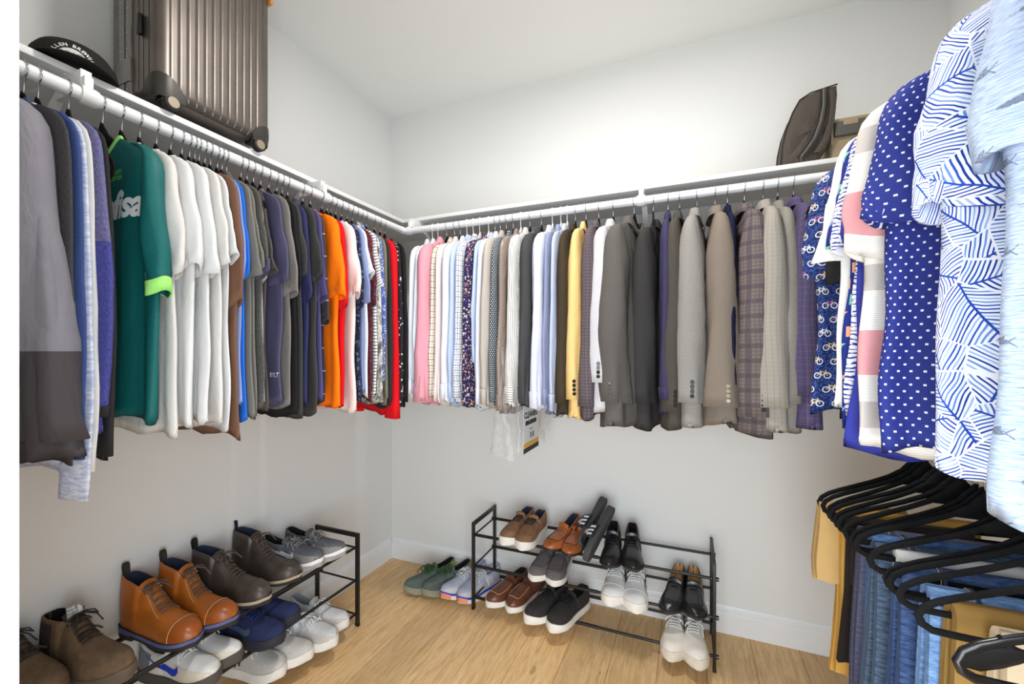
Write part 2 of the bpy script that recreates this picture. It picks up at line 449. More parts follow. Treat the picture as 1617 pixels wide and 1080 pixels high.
def bracket(org, rz, label, zt=SZ, rodz=RZ):
    t = thing('shelf_bracket', label, 'bracket', org, (0, 0, rz), 'white shelf and rod brackets')
    # local +x: away from the wall; z from the shelf's underside
    dz = rodz - zt
    box('top_plate', (0, -0.012, -0.004), (SD - 0.01, 0.012, -0.0002), RM, t, 0.001)
    box('wall_plate', (0.0005, -0.012, -0.26), (0.005, 0.012, -0.004), RM, t, 0.001)
    vs, fs = sweep([(0.004, 0, -0.245), (SD - 0.03, 0, -0.012)], (0.004, 0.011), 4, binormal=(0, 1, 0)); mesh('brace', vs, fs, RM, t, False)
    mb = MB(); mb.box((SD - 0.06, -0.010, dz + RR * 0.9), (RO - 0.008, 0.010, -0.005)); mb.build('rod_arm', RM, t)
    ring = [(RO + (RR + 0.0035) * math.cos(a), 0, dz + (RR + 0.0035) * math.sin(a)) for a in np.linspace(-PI * 0.75, PI * 0.75, 17)]
    tube('rod_saddle', ring, (0.0022, 0.0165), RM, t, 8, binormal=(0, 1, 0))
    box('set_block', (RO - 0.014, -0.009, dz + RR + 0.001), (RO + 0.006, 0.009, -0.022), RM, t, 0.003)
bracket((0, -1.63, SZ), 0, 'white bracket under the shelf below the black cap')
bracket((0, -0.915, SZ), 0, 'white bracket under the shelf above the dark T-shirts')
bracket((0.425, 0, SZ), -PI / 2, 'white bracket under the back shelf next to the corner joint')
bracket((1.545, 0, SZ), -PI / 2, 'white bracket under the back shelf above the dark grey suit')
bracket((W, -1.75, SZ), PI, 'white bracket over the fish print shirt')
# ------------------------------------------------------------------ hangers
VEL = plain('black_velvet', (24, 24, 25), 0.95, 0.15, var=0.25, scale=90)
CHR = plain('hook_steel', (200, 200, 202), 0.18, 0.5, 1.0)
WHK = plain('white_hook', (240, 240, 240), 0.3, 0.5)
BLKP = plain('black_plastic', (17, 17, 19), 0.22, 0.5)
CLR = plain('white_plastic', (240, 240, 238), 0.3, 0.5)
BASE = {'L': 0.0, 'B': -PI / 2, 'R': PI, 'P': PI}
def hangpoint(side, p, z=None):
    if side == 'L': return (RO, p, AP)
    if side == 'B': return (p, -RO, AP)
    return (W - RO, p, AP if side == 'R' else LZ - 0.073)
def arm_path():
    half = [(0.0, -0.004), (0.018, -0.0065), (0.035, -0.016), (0.055, -0.030), (0.09, -0.047), (0.13, -0.064), (0.165, -0.0785), (0.19, -0.0905), (0.207, -0.103), (0.2135, -0.1165), (0.209, -0.1285), (0.196, -0.1355), (0.17, -0.1365), (0.10, -0.1365), (0.0, -0.1365)]
    half = [(u * 0.955, z - 0.003) for u, z in half]
    return [(u, 0, z) for u, z in half] + [(-u, 0, z) for u, z in half[-2:0:-1]]
def hook_path():
    c = RZ - AP; r = RR + 0.0022; pts = [(0, 0, -0.004), (0, 0, 0.012), (0.004, 0, 0.022)]
    for a in np.linspace(-1.15, 3.75, 22): pts.append((r * math.cos(a), 0, c + r * math.sin(a)))
    return pts
_h = {}
def hanger(side, p, yaw, label, tilt=0.0, white=False, mat=None, group=None, style=None):
    t = thing('clothes_hanger', label, 'hanger', hangpoint(side, p), (0, 0, BASE[side] + math.radians(yaw)), group)
    if not _h:
        vs, fs = sweep(arm_path(), (0.0058, 0.0034), 8, closed=True, binormal=(0, 1, 0)); o = mesh('hanger_arms', vs, fs, VEL); _h['arms'] = o.data; bpy.data.objects.remove(o)
        vs, fs = sweep(hook_path(), 0.0017, 6); o = mesh('hook', vs, fs, CHR); _h['hook'] = o.data; bpy.data.objects.remove(o)
        vs, fs = sweep([(0, 0, -0.036), (0, 0, -0.024), (0, 0, -0.010), (0, 0, 0.004), (0, 0, 0.014), (0, 0, 0.024)], [(0.056, 0.0036), (0.043, 0.0036), (0.031, 0.0036), (0.020, 0.0036), (0.010, 0.0034), (0.004, 0.003)], 10, binormal=(0, 1, 0)); o = mesh('neck', vs, fs, VEL); _h['neck'] = o.data; bpy.data.objects.remove(o)
        w = _h['arms'].copy(); w.materials.clear(); w.materials.append(CLR); _h['warms'] = w
        w = _h['hook'].copy(); w.materials.clear(); w.materials.append(WHK); _h['whook'] = w
        w = _h['neck'].copy(); w.materials.clear(); w.materials.append(CLR); _h['wneck'] = w
    k = 'w' if white else ''
    for nm, key in (('hanger_arms', 'arms'), ('neck', 'neck'), ('hook', 'hook')):
        o = bpy.data.objects.new(nm, _h[k + key]); COL.objects.link(o); o.parent = t
        if tilt and key != 'hook': o.rotation_euler = (0, tilt, 0)
    return t

# ------------------------------------------------------------------ garments
# local frame: +x along the hanger into the room, y along the rod, z up from the hanger's shoulder
def hz(u):
    """height of the shoulder line above a hanger at distance u"""
    return np.interp(np.abs(u), [0, 0.035, 0.055, 0.09, 0.13, 0.165, 0.19, 0.205], [0.008, -0.005, -0.017, -0.034, -0.051, -0.066, -0.078, -0.090])
_us = np.linspace(0, 0.205, 200); _hz = hz(_us)
def ua(z): return np.interp(-z, -_hz, _us)

def arcs(R):
    d = np.linalg.norm(np.diff(R, axis=0), axis=1); return np.concatenate([[0], np.cumsum(d)])
def body_grid(A, L, b, r, fold, flare, neck, hemcurve, cols=44, rows=34, sway=0.0, cut=0.0, spread=0.0, wav=1.0):
    ph = [r.random() * 6.28 for _ in range(12)]; ph[0] = 0.7 + (r.random() - 0.5) * 0.5; ph[1] = 2.1 + (r.random() - 0.5) * 0.6; k1 = 2 * PI / 0.125; k2 = 2 * PI / 0.068
    z0 = float(hz(neck))
    zs = np.concatenate([np.linspace(z0, -0.105, 9), -0.105 - (L - 0.105) * np.linspace(0, 1, rows - 8)[1:] ** 1.0])
    P = np.zeros((rows + 1, cols, 3)); UV = np.zeros((rows + 1, cols, 2))
    ang = np.linspace(-PI, PI, cols)          # seam at the wall side
    c, s = np.cos(ang), np.sin(ang)
    cx = np.sign(c) * np.abs(c) ** 0.62; sx = np.sign(s) * np.abs(s) ** 0.75
    f1, f2 = 5 + 4 * r.random(), 11 + 6 * r.random()
    for i in range(rows + 1):
        z = zs[min(i, rows - 1)]; tt = max(0.0, (-z - 0.105) / (L - 0.105))
        if z > -0.1049: a = max(neck, float(ua(z)) + 0.005)
        else: a = 0.211 + (A - 0.211) * min(1, tt * 3.0) + flare * tt
        bb = max(0.0075, b * (0.35 + 0.65 * min(1.0, (-z + z0) / 0.12))) * (0.85 + 0.25 * tt + spread * tt)
        if i == rows: bb *= 0.72
        X = a * cx; Y = bb * sx
        f = fold * b * min(1.0, tt * 1.8 + 0.05)
        wv = np.sin(k1 * X + ph[0] + 1.3 * tt) * 0.55 + np.sin(k2 * X + ph[1] - 2.0 * tt) * 0.35
        Y = Y + f * wv + sway * tt * tt
        ed = np.clip(np.abs(c), 0, 1) ** 2 * np.sign(c)
        X = X + wav * tt ** 0.6 * ed * (0.0065 * math.sin(f1 * tt + ph[2]) + 0.0035 * math.sin(f2 * tt + ph[3])) + wav * 0.004 * ed * np.sin(s * 5 + ph[5] + 5 * tt) * tt
        Z = np.full(cols, z)
        if tt > 0:
            Z = Z + hemcurve * (np.abs(X) / A) ** 3 * tt ** 4 + cut * np.clip(X / A, 0, 1) * tt ** 3 + 0.006 * np.sin(9 * X / A + ph[4]) * tt ** 4 + 0.005 * np.sin(s * 3 + ph[6]) * tt ** 4
        else:
            # neckline dips at the front (+y) of the garment
            Z = Z - 0.045 * (1 - min(1, i / 5.0)) * np.clip(s, 0, 1) * np.clip(1 - (X / max(neck, 1e-3)) ** 2, 0, 1)
        if i == rows: Z = Z + 0.014
        P[i, :, 0] = X; P[i, :, 1] = Y; P[i, :, 2] = Z
        UV[i, :, 1] = Z
    UV[:, :, 0] = arcs(P[rows // 2])[None, :]
    return P, UV
def sleeve_grid(sg, zc, oe, ie, b, r, fold, cols=28, rows=18, tilt=0.0, sway=0.0, puff=1.0, elbow=0.0, widen=-0.12, wav=1.0, ioff=0.0, ramp=0.06):
    ph = [r.random() * 6.28 for _ in range(8)]; ph[1] = 1.4 + (r.random() - 0.5) * 0.5
    n2 = rows + 3
    P = np.zeros((n2, cols, 3)); UV = np.zeros((n2, cols, 2))
    ang = np.linspace(-PI, PI, cols); c, s = np.cos(ang), np.sin(ang)
    ts = np.linspace(0, 1, rows) ** 1.25; lng = 1.0 if zc < -0.5 else 0.0
    ztop = -0.052; f1 = 5 + 5 * r.random(); f2 = 12 + 8 * r.random()
    for i in range(n2):
        k = min(i, rows - 1); t = ts[k]; z = ztop + (zc - ztop) * t
        zz = -z
        o = np.interp(zz, [0.052, 0.065, 0.08, 0.098, 0.12, 0.16, 0.24], [0.150, 0.184, 0.206, 0.219, 0.226, 0.232, 0.235])
        tl = max(0, (zz - 0.16) / (max(-zc, 0.2) - 0.16)); bend = elbow * math.sin(PI * min(1, tl)); o = o + (oe - 0.235) * tl + bend
        i_ = np.interp(zz, [0.052, 0.075, 0.12, 0.20, 0.30], [0.135, 0.130, 0.122, 0.115, 0.113])
        i_ = min(o - 0.02, i_ + ioff + (ie - 0.113) * min(1, tl * 1.1) + bend)
        w1 = wav * tl * (0.006 * math.sin(f1 * t + ph[3]) + 0.003 * math.sin(f2 * t + ph[4])); o += w1; i_ -= w1 * 0.6
        bb = max(0.0085, b) * puff * math.sqrt(min(1.0, max(0.02, (zz - 0.047) / ramp))) * (1.0 + widen * tl)
        ctr = (o + i_) / 2; hw = (o - i_) / 2
        wob = 1 + fold * 0.32 * np.sin(3 * ang + ph[0] + 5 * t) * t
        X = ctr + hw * np.sign(c) * np.abs(c) ** 0.85
        Y = bb * s * wob + fold * b * 0.55 * np.sin(X * 75 + ph[1] + 6 * t) * t + sway * t * t
        if lng: Y = Y + 0.10 * b * fold * np.sin(46 * t + ph[5] + 2 * c) * np.clip(np.sin(PI * min(1, tl)), 0, 1) * s; X = X + 0.0022 * fold * np.sin(40 * t + ph[6] + s) * tl
        X = X + 0.004 * fold * np.sin(24 * t + ph[2]) * t * np.clip(c, 0, 1)
        Z = np.full(cols, z) + tilt * (X - ctr) * t ** 2 + (0 if lng else 0.007 * np.sin(2 * ang + ph[7]) * t ** 3)
        if i >= rows:     # turned-in edge
            q = (0.90, 0.82, 0.76)[i - rows]
            X = ctr + (X - ctr) * q; Y = sway * t * t + (Y - sway * t * t) * q; Z = Z + (0.0, 0.015, 0.03)[i - rows]
        P[i, :, 0] = X * sg; P[i, :, 1] = Y; P[i, :, 2] = Z
        UV[i, :, 1] = z
    UV[:, :, 0] = 2.0 + sg * 0.35 + arcs(P[rows // 2])[None, :]
    return P, UV
def cuff_grid(S, rows, n=6, span=0.06, out=1.10):
    """a band around the sleeve's end made from the sleeve's own last rings"""
    zc = S[rows - 1].mean(0)[2]; P = []
    for q, (dz, sc_) in enumerate([(span, 0.99), (span, out), (span * 0.5, out), (-0.002, out), (-0.002, 0.93), (span * 0.5, 0.90)]):
        ring = S[rows - 1].copy(); c0 = ring.mean(0); ring = c0 + (ring - c0) * np.array([sc_, sc_, 1]); 
        k = np.argmin(np.abs(S[:rows, :, 2].mean(1) - (zc + dz))); c1 = S[k].mean(0)
        ring[:, 0] += (c1[0] - c0[0]); ring[:, 1] += (c1[1] - c0[1]); ring[:, 2] += dz; P.append(ring)
    return np.array(P)

_btn = {}
def button(parent, loc, nrm, mat, r=0.0068):
    key = mat.name
    if key not in _btn:
        vs, fs = sweep([(0, 0, -0.001), (0, 0, 0.0012), (0, 0, 0.0024), (0, 0, 0.0026), (0, 0, 0.0016)], [(r, r), (r, r), (r * 0.85, r * 0.85), (r * 0.62, r * 0.62), (r * 0.45, r * 0.45)], 12, binormal=(0, 1, 0))
        o = mesh('button', vs, fs, mat, None, True, sharp=40); _btn[key] = o.data; bpy.data.objects.remove(o)
    o = bpy.data.objects.new('button', _btn[key]); COL.objects.link(o); o.parent = parent
    o.location = loc; o.rotation_euler = Vector(nrm).to_track_quat('Z', 'Y').to_euler(); return o
BTN_D = plain('dark_horn_button', (30, 26, 24), 0.25, 0.6)
BTN_L = plain('bone_button', (170, 158, 138), 0.3, 0.6)
BTN_G = plain('grey_horn_button', (95, 90, 84), 0.25, 0.6)

KIND = {  # A, body thickness max, sleeve puff, outer/inner end of sleeve, neck, fold
    'tee': dict(A=0.222, bmax=0.030, oe=0.272, ie=0.112, neck=0.085, fold=0.55, tilt=0.25),
    'polo': dict(A=0.222, bmax=0.028, oe=0.268, ie=0.112, neck=0.070, fold=0.45, tilt=0.2),
    'camp': dict(A=0.215, bmax=0.040, oe=0.255, ie=0.100, neck=0.072, fold=0.55, tilt=0.15),
    'sweater': dict(A=0.218, bmax=0.040, oe=0.246, ie=0.150, neck=0.080, fold=0.35, tilt=0.0),
    'shirt': dict(A=0.222, bmax=0.032, oe=0.246, ie=0.142, neck=0.066, fold=0.55, tilt=0.05),
    'jacket': dict(A=0.226, bmax=0.050, oe=0.252, ie=0.122, neck=0.075, fold=0.30, tilt=0.12),
    'shell': dict(A=0.235, bmax=0.055, oe=0.285, ie=0.13, neck=0.08, fold=0.5, tilt=0.0),
}
CAT = {'tee': 'T-shirt', 'polo': 'polo shirt', 'camp': 'shirt', 'sweater': 'sweater', 'shirt': 'shirt', 'jacket': 'jacket', 'shell': 'jacket'}
OBN = {'tee': 'short_sleeve_shirt', 'polo': 'polo_shirt', 'camp': 'printed_shirt', 'sweater': 'sweater', 'shirt': 'dress_shirt', 'jacket': 'suit_jacket', 'shell': 'rain_jacket'}
def garment(side, p, kind, mat, zc, zh, label, gap=0.03, yaw=0.0, du=0.0, seed=None, sm=None, cm=None, cuffm=None, btn=None, front=None, name=None, cat=None, group=None, bx=None, noslv=False, **ov):
    K = dict(KIND[kind]); K.update({k: v for k, v in ov.items() if k in K})
    r = random.Random(seed if seed is not None else sum(map(ord, label)) * 31 + len(label))
    b = max(0.0065, min(K['bmax'], 0.43 * gap)) if bx is None else bx
    t = thing(name or OBN[kind], label, cat or CAT[kind], hangpoint(side, p), (0, 0, BASE[side] + math.radians(yaw)), group)
    fs_ = front if front is not None else (1 if side != 'L' else -1)
    du = du + r.uniform(-0.009, 0.009); L = AP - zh; zcl = zc - AP
    sway = ov.get('sway', (r.random() - 0.5) * 0.003)
    jac = kind in ('jacket', 'shell')
    P, UV = body_grid(K['A'], L, b * (0.85 if jac else 0.9), r, K['fold'], ov.get('flare', 0.012), K['neck'], ov.get('hem', 0.018 if kind == 'shirt' else 0.0), sway=sway, cut=ov.get('cut', 0.0), spread=ov.get('spread', 0.5 if kind == 'jacket' else 0.0), wav=0.5 if jac else 1.0)
    P[:, :, 1] *= fs_; P[:, :, 0] += du * np.linspace(1, 1, P.shape[0])[:, None]
    flip = fs_ < 0
    body = grid('body', P, mat, t, UV, flip=not flip)
    # neckband or collar
    R0 = P[0]; c0 = R0.mean(0)
    cmat = cm or mat
    if kind in ('tee', 'sweater', 'shell'):
        C = np.array([c0 + (R0 - c0) * np.array([q, 1.0 + w, 1]) + np.array([0, 0, dz]) for q, w, dz in ((1.02, 0.05, -0.003), (1.0, 0.15, 0.003), (0.95, 0.15, 0.008), (0.92, 0.0, 0.007), (0.92, -0.1, 0.0))])
        grid('neckband', C, cmat, t, np.dstack([np.tile(np.linspace(0, 0.4, C.shape[1]), (5, 1)), np.tile(np.linspace(0, 0.02, 5)[:, None], (1, C.shape[1]))]), flip=not flip)
    else:
        hc = 0.024; C = []
        for q, w, dz in ((1.0, 0.0, 0.0), (0.88, 0.3, hc * 0.7), (0.82, 0.5, hc), (0.88, 1.0, hc * 0.98), (1.06, 1.4, hc * 0.1), (1.14, 1.6, -0.012)):
            ring = c0 + (R0 - c0) * np.array([q, 1.0 + w, 1]); ring[:, 2] += dz; C.append(ring)
        C = np.array(C)
        grid('collar', C, cmat, t, np.dstack([np.tile(np.linspace(0, 0.4, C.shape[1]), (6, 1)), np.tile(np.linspace(0, 0.06, 6)[:, None], (1, C.shape[1]))]), flip=not flip)
    smat = sm or mat
    for sg in ((1, -1) if not noslv else ()):
        e = ov.get('elbow', r.uniform(-0.004, 0.016) if zcl < -0.5 else 0.0)
        S, SUV = sleeve_grid(sg, zcl + (0 if sg > 0 else (r.random() - .5) * 0.03), K['oe'], K['ie'], b * ov.get('sb', 1.0), r, K['fold'], tilt=ov.get('stilt', K['tilt']) * sg, ioff=ov.get('ioff', 0.0), ramp=0.15 if kind == 'jacket' else 0.075, sway=ov.get('ssway', sway * 0.5), puff=1.04, elbow=e, widen=ov.get('widen', 0.18 if kind == 'jacket' else -0.05),
                             rows=22 if zcl < -0.5 else 15, cols=26)
        S[:, :, 0] += du; S[:, :, 1] *= fs_; rows = S.shape[0] - 3
        so = grid('sleeve', S, smat, t, SUV, flip=(sg > 0) != flip)
        if kind == 'shirt' or (cuffm is not None):
            sp = ov.get('cuffw', 0.062 if kind == 'shirt' else 0.03)
            Q = cuff_grid(S, rows, span=sp, out=1.06)
            grid('cuff', Q, cuffm or mat, so, np.dstack([np.tile(SUV[0, :, 0], (Q.shape[0], 1)), Q[:, :, 2] * 1.0]), flip=(sg > 0) != flip)
        if sg > 0 and btn is not None:
            bv = bvh_of(so); zm = zcl + 0.03; xo = S[rows - 1, :, 0].mean(); hwid = np.ptp(S[rows - 1, :, 0]) / 2
            dirn = Vector(ov.get('bdir', (-1.0, -0.25 * fs_ * 1.0, 0)))
            for q in range(ov.get('nb', 4)):
                org = Vector((xo + 0.2, fs_ * 0 + ov.get('by', 0.012), zm + q * 0.0155))
                hit = bv.ray_cast(org - dirn * 0.0, Vector((-1, 0, 0)), 1.0)
                if hit[0] is not None: button(so, hit[0] + Vector((0.001, 0, 0)), hit[1] if hit[1].x > 0 else -hit[1], btn)
    if kind in ('jacket', 'shirt', 'camp', 'polo'):
        # lapels (jackets) or front placket: a strip lying on the front face
        bv = bvh_of(body); sidey = fs_
        def on(u, z, lift):
            h_ = bv.ray_cast(Vector((u + du, sidey * 0.4, z)), Vector((0, -sidey, 0)), 1.0)
            q = h_[0] if h_[0] is not None else Vector((u + du, sidey * b, z)); return (q.x, q.y + sidey * lift, q.z)
        if kind == 'jacket':
            for sg in (1, -1):
                zt = P[0, :, 2].min(); poly = [((0.07, -0.05), (0.055, -0.055)), ((0.115, -0.13), (0.045, -0.12)), ((0.085, -0.18), (0.035, -0.18)), ((0.05, -0.28), (0.018, -0.28)), ((0.012, -0.38), (0.006, -0.385))]
                G = np.array([[on(sg * a[0], a[1], 0.004), on(sg * (a[0] + c_[0]) / 2, (a[1] + c_[1]) / 2, 0.005), on(sg * c_[0], c_[1], 0.002)] for a, c_ in poly])
                grid('lapel', G, cmat, t, np.dstack([G[:, :, 0], G[:, :, 2]]), flip=(sg > 0))
        else:
            zt = -0.11; G = np.array([[on(0.014, z, 0.0006), on(0.007, z, 0.0022), on(-0.007, z, 0.0022), on(-0.014, z, 0.0006)] for z in np.linspace(zt, -L + 0.02 if kind != 'polo' else zt - 0.13, 14)])
            grid('placket', G, mat, t, np.dstack([G[:, :, 0] + 0.5, G[:, :, 2]]), flip=(sidey > 0))
    return t, body, b

def trousers(p, mat, label, u0, u1, L1, L2, th=0.016, yaw=0.0, seed=0, seam=None, name='trousers', cat='trousers', fan=0.0, loops=False, slant=0.0, waist=None):
    """trousers folded over the bar of a hanger on the lower rod"""
    r = random.Random(seed * 13 + 5); ph = [r.random() * 6.28 for _ in range(6)]
    t = thing(name, label, cat, hangpoint('P', p), (0, 0, BASE['P'] + math.radians(yaw)), None)
    zb = -0.1365; ri = 0.0062; cols = 16
    us = np.linspace(u0, u1, cols); prof = []
    N = 9
    # half ring over the bar: outer from front hem to back hem, then inner back
    ro = ri + th
    outer = [(ro, -L1 * q) for q in np.linspace(1, 0.02, N)] + [(ro * math.cos(a), ro * math.sin(a)) for a in np.linspace(0, PI, 9)] + [(-ro, -L2 * q) for q in np.linspace(0.02, 1, N)]
    inner = [(-ri, -L2 * q) for q in np.linspace(1, 0.02, N)] + [(ri * math.cos(a), ri * math.sin(a)) for a in np.linspace(PI, 0, 5)] + [(ri, -L1 * q) for q in np.linspace(0.02, 1, N)]
    prof = outer + inner; M = len(prof)
    P = np.zeros((M + 1, cols, 3)); UV = np.zeros((M + 1, cols, 2)); acc = 0
    for i in range(M + 1):
        y, z = prof[i % M]; dpt = max(0.0, -z) / max(L1, L2)
        spread = 1 + fan * dpt; uc = (u0 + u1) / 2
        X = uc + (us - uc) * spread + slant * dpt + 0.006 * math.sin(5 * dpt + ph[2]) * dpt
        out = 1 if i < len(outer) else 0.75
        Y = y + (0.006 * np.sin(us * 45 + ph[0] + 2 * dpt) + 0.004 * np.sin(us * 90 + ph[1])) * dpt * out * (1 if y > 0 else -1) + (0.012 * dpt if y > 0 else -0.012 * dpt) * out
        P[i, :, 0] = X; P[i, :, 1] = Y; P[i, :, 2] = zb + z + 0.004 * np.sin(us * 30 + ph[3]) * dpt
        UV[i, :, 0] = us; UV[i, :, 1] = acc
        if i < M: y2, z2 = prof[(i + 1) % M]; acc += math.hypot(y2 - y, z2 - z)
    cap = [tuple(i * cols for i in range(M)), tuple(i * cols + cols - 1 for i in range(M))[::-1]]
    o = grid('folded_legs', P, mat, t, UV, sharp=50, extra=cap)
    if seam:
        for q in (0.86, 0.14):
            j = int(q * (cols - 1)); path = [P[i, j] + np.array([0, 0.0018 if P[i, j, 1] > 0 else -0.0018, 0.0018 if abs(P[i, j, 1]) < ro * 0.7 and P[i, j, 2] > zb else 0]) for i in range(len(outer))]
            tube('side_seam', path, (0.0032, 0.0011), seam, t, 6)
            path = [p_ + np.array([0.006, 0, 0]) for p_ in path]; tube('seam_stitching', path, 0.0008, plain('tan_stitching', (196, 160, 104), 0.8), t, 5)
    if waist:
        j = cols - 1; e = P[:len(outer), j]
        G = np.array([[e[i] + np.array([0.001, 0, 0]), e[i] + np.array([0.012, 0.003 if e[i][1] > 0 else -0.003, -0.002]), e[i] + np.array([-0.03, 0.0035 if e[i][1] > 0 else -0.0035, 0])] for i in range(len(outer))])
    return t
# ------------------------------------------------------------------ cloths
def F(name, rgb, **k): return fab(name, rgb, **k)
white = F('white_jersey', (218, 218, 217), heather=0.02, fold=0.3); white2 = F('warm_white_jersey', (214, 211, 206), heather=0.02, fold=0.3)
oxford = F('white_oxford', (222, 224, 231), heather=0.03); lavw = F('lavender_white', (218, 221, 236), heather=0.03)
teal = F('teal_mesh', (14, 98, 96), heather=0.08, rough=0.6, spec=0.3, weave=500); lime = F('lime_trim', (160, 232, 120), heather=0.02)
WHP = plain('white_print', (238, 240, 242), 0.6); BLP = plain('black_print', (22, 22, 24), 0.6); LIMP = plain('lime_print', (110, 205, 80), 0.6)
black = F('black_cotton', (36, 35, 36)); charc = F('charcoal_cotton', (68, 66, 65)); charc2 = F('dark_charcoal', (52, 51, 52))
navyt = F('navy_jersey', (52, 54, 92)); purp = F('purple_jersey', (86, 78, 122)); lavt = F('slate_lavender_jersey', (88, 84, 112), heather=0.09)
taupe = F('taupe_jersey', (128, 122, 118)); grey = F('grey_jersey', (122, 119, 112)); ghea = F('grey_heather', (128, 126, 118), heather=0.2, weave=500)
mesh_g = F('grey_birdseye', (98, 96, 92), heather=0.22, weave=380); brn = F('brown_jersey', (126, 92, 74), heather=0.08); dbrn = F('brown_grey_jersey', (88, 80, 76))
peri = F('periwinkle_jersey', (140, 152, 196)); blue = F('bright_blue_jersey', (40, 110, 214)); lgrey = F('light_grey_jersey', (168, 168, 166), heather=0.1)
orange = F('orange_jersey', (255, 122, 18), heather=0.02); red = F('red_jersey', (216, 24, 34), heather=0.03); cream = F('blush_cotton', (240, 222, 216), heather=0.04)
pin = F('black_pinstripe', None, fn=p_plaid((62, 59, 60), [((225, 222, 220), 0.075, 0.0030, 0.0, 1, 0.85), ((34, 33, 36), 0.05, 0.02, 0.0, 0, 0.6)]), rough=0.6, spec=0.3)
nflor = F('navy_floral', None, fn=p_floral((38, 40, 62), [(60, 66, 96), (98, 104, 134)], 90.0)); paleb = F('pale_blue_white', (226, 233, 240), heather=0.03)
maroon = F('maroon_dotted', None, fn=p_dots((92, 40, 50), (140, 90, 96), 0.02, 0.02, 0.0022)); bwst = F('white_black_stripe', None, fn=p_stripes((240, 240, 238), (36, 36, 40), 0.0125, 0.0030, 1))
foil = F('silver_satin', None, fn=p_foil((92, 88, 84), (150, 146, 140), (226, 224, 220)), rough=0.35, spec=0.5); khaki = F('khaki_olive', (124, 120, 104))
bflor = F('blue_paisley', None, fn=p_floral((96, 116, 186), [(176, 190, 226), (66, 80, 160), (220, 226, 240)], 150.0)); fleck = F('black_white_fleck', None, fn=p_floral((44, 42, 46), [(48, 46, 50), (44, 42, 46), (52, 50, 56), (226, 226, 230)], 120.0))
shellm = F('grey_shell_two_tone', None, fn=p_split((128, 126, 134), (72, 67, 70), 0.535), heather=0.02, rough=0.6, spec=0.25, fold=0.5); shellg = F('grey_shell', (128, 126, 134), heather=0.02, rough=0.6, fold=0.5)
fleece = F('charcoal_fleece', (74, 72, 74), heather=0.16, weave=400); hood = F('navy_fleece', (66, 84, 138), heather=0.12); spdy = F('blue_space_dye', None, fn=p_space((176, 186, 214), (224, 228, 240)), heather=0.03)
henley = F('oat_knit', (218, 216, 212), heather=0.07); purk = F('purple_blue_heather', None, fn=p_split((112, 110, 152), (78, 80, 152), 0.315), heather=0.24, weave=420); blkk = F('black_knit', (48, 46, 46), heather=0.1)
# back rod
pink = F('pink_chambray', (226, 158, 172), heather=0.06); blush = F('blush_poplin', (226, 212, 210), heather=0.03); ltblue = F('light_blue_poplin', (186, 202, 234), heather=0.03)
tanpl = F('tan_tattersall', None, fn=p_plaid((236, 228, 216), [((86, 66, 52), 0.026, 0.0026, 0, 0, 0.9), ((86, 66, 52), 0.026, 0.0026, 0, 1, 0.9), ((196, 160, 110), 0.026, 0.0022, 0.013, 0, 0.8), ((196, 160, 110), 0.026, 0.0022, 0.013, 1, 0.8)]))
chk = F('blue_black_tattersall', None, fn=p_plaid((240, 240, 240), [((40, 42, 58), 0.022, 0.0022, 0, 0, 0.9), ((40, 42, 58), 0.022, 0.0022, 0, 1, 0.9), ((150, 176, 224), 0.022, 0.0030, 0.011, 0, 0.7), ((150, 176, 224), 0.022, 0.0030, 0.011, 1, 0.7)]))
multi = F('multicolour_floral', None, fn=p_floral((48, 44, 84), [(236, 228, 220), (186, 124, 98), (92, 92, 150), (150, 90, 70), (220, 200, 190)], 130.0)); greyp = F('taupe_poplin', (186, 177, 168), heather=0.04)
bdot = F('black_check_dots', None, fn=p_dots((44, 52, 62), (216, 222, 226), 0.0105, 0.0075, 0.0022)); taupk = F('taupe_under_plastic', (142, 126, 116), rough=0.3, spec=0.6, fold=0.6)
strp = F('cream_black_stripe', None, fn=p_stripes((240, 238, 232), (60, 58, 56), 0.0088, 0.0020, 0)); strc = F('cream_stripe_cuff', None, fn=p_stripes((240, 238, 232), (60, 58, 56), 0.0088, 0.0020, 1)); charp = F('charcoal_poplin', (70, 70, 72), heather=0.04); pgrey = F('periwinkle_grey', (142, 148, 178), heather=0.05)
bgox = F('blue_grey_oxford', (190, 199, 220), heather=0.08, weave=500); cord = F('brown_corduroy', None, fn=p_stripes((74, 64, 50), (56, 47, 36), 0.006, 0.0024, 0), heather=0.06); tan = F('tan_cotton', (232, 196, 130), heather=0.03)
bchk = F('brown_windowpane', None, fn=p_plaid((104, 94, 98), [((72, 64, 72), 0.012, 0.004, 0, 0, 0.55), ((72, 64, 72), 0.012, 0.004, 0, 1, 0.55), ((140, 112, 112), 0.036, 0.0025, 0, 0, 0.5)]))
lgs = F('pale_grey_linen', (200, 198, 202), heather=0.06, weave=500); dgs = F('dark_grey_wool', (96, 92, 88), heather=0.09, weave=500); chs = F('charcoal_wool', (58, 56, 56), heather=0.05); npur = F('navy_purple_poplin', (62, 58, 86), heather=0.04)
dks = F('dark_olive_wool', (74, 70, 64), heather=0.04, spec=0.2); lgw = F('light_grey_flannel', (146, 142, 137), heather=0.1, weave=500); tps = F('taupe_wool', (128, 117, 106), heather=0.06); nvy = F('navy_cotton', (30, 30, 54))
plw = F('brown_navy_plaid', None, fn=p_plaid((120, 108, 104), [((62, 58, 74), 0.048, 0.015, 0, 0, 0.55), ((62, 58, 74), 0.048, 0.015, 0, 1, 0.5), ((92, 82, 84), 0.012, 0.004, 0, 0, 0.45), ((92, 82, 84), 0.012, 0.004, 0, 1, 0.45)]), heather=0.1, weave=500)
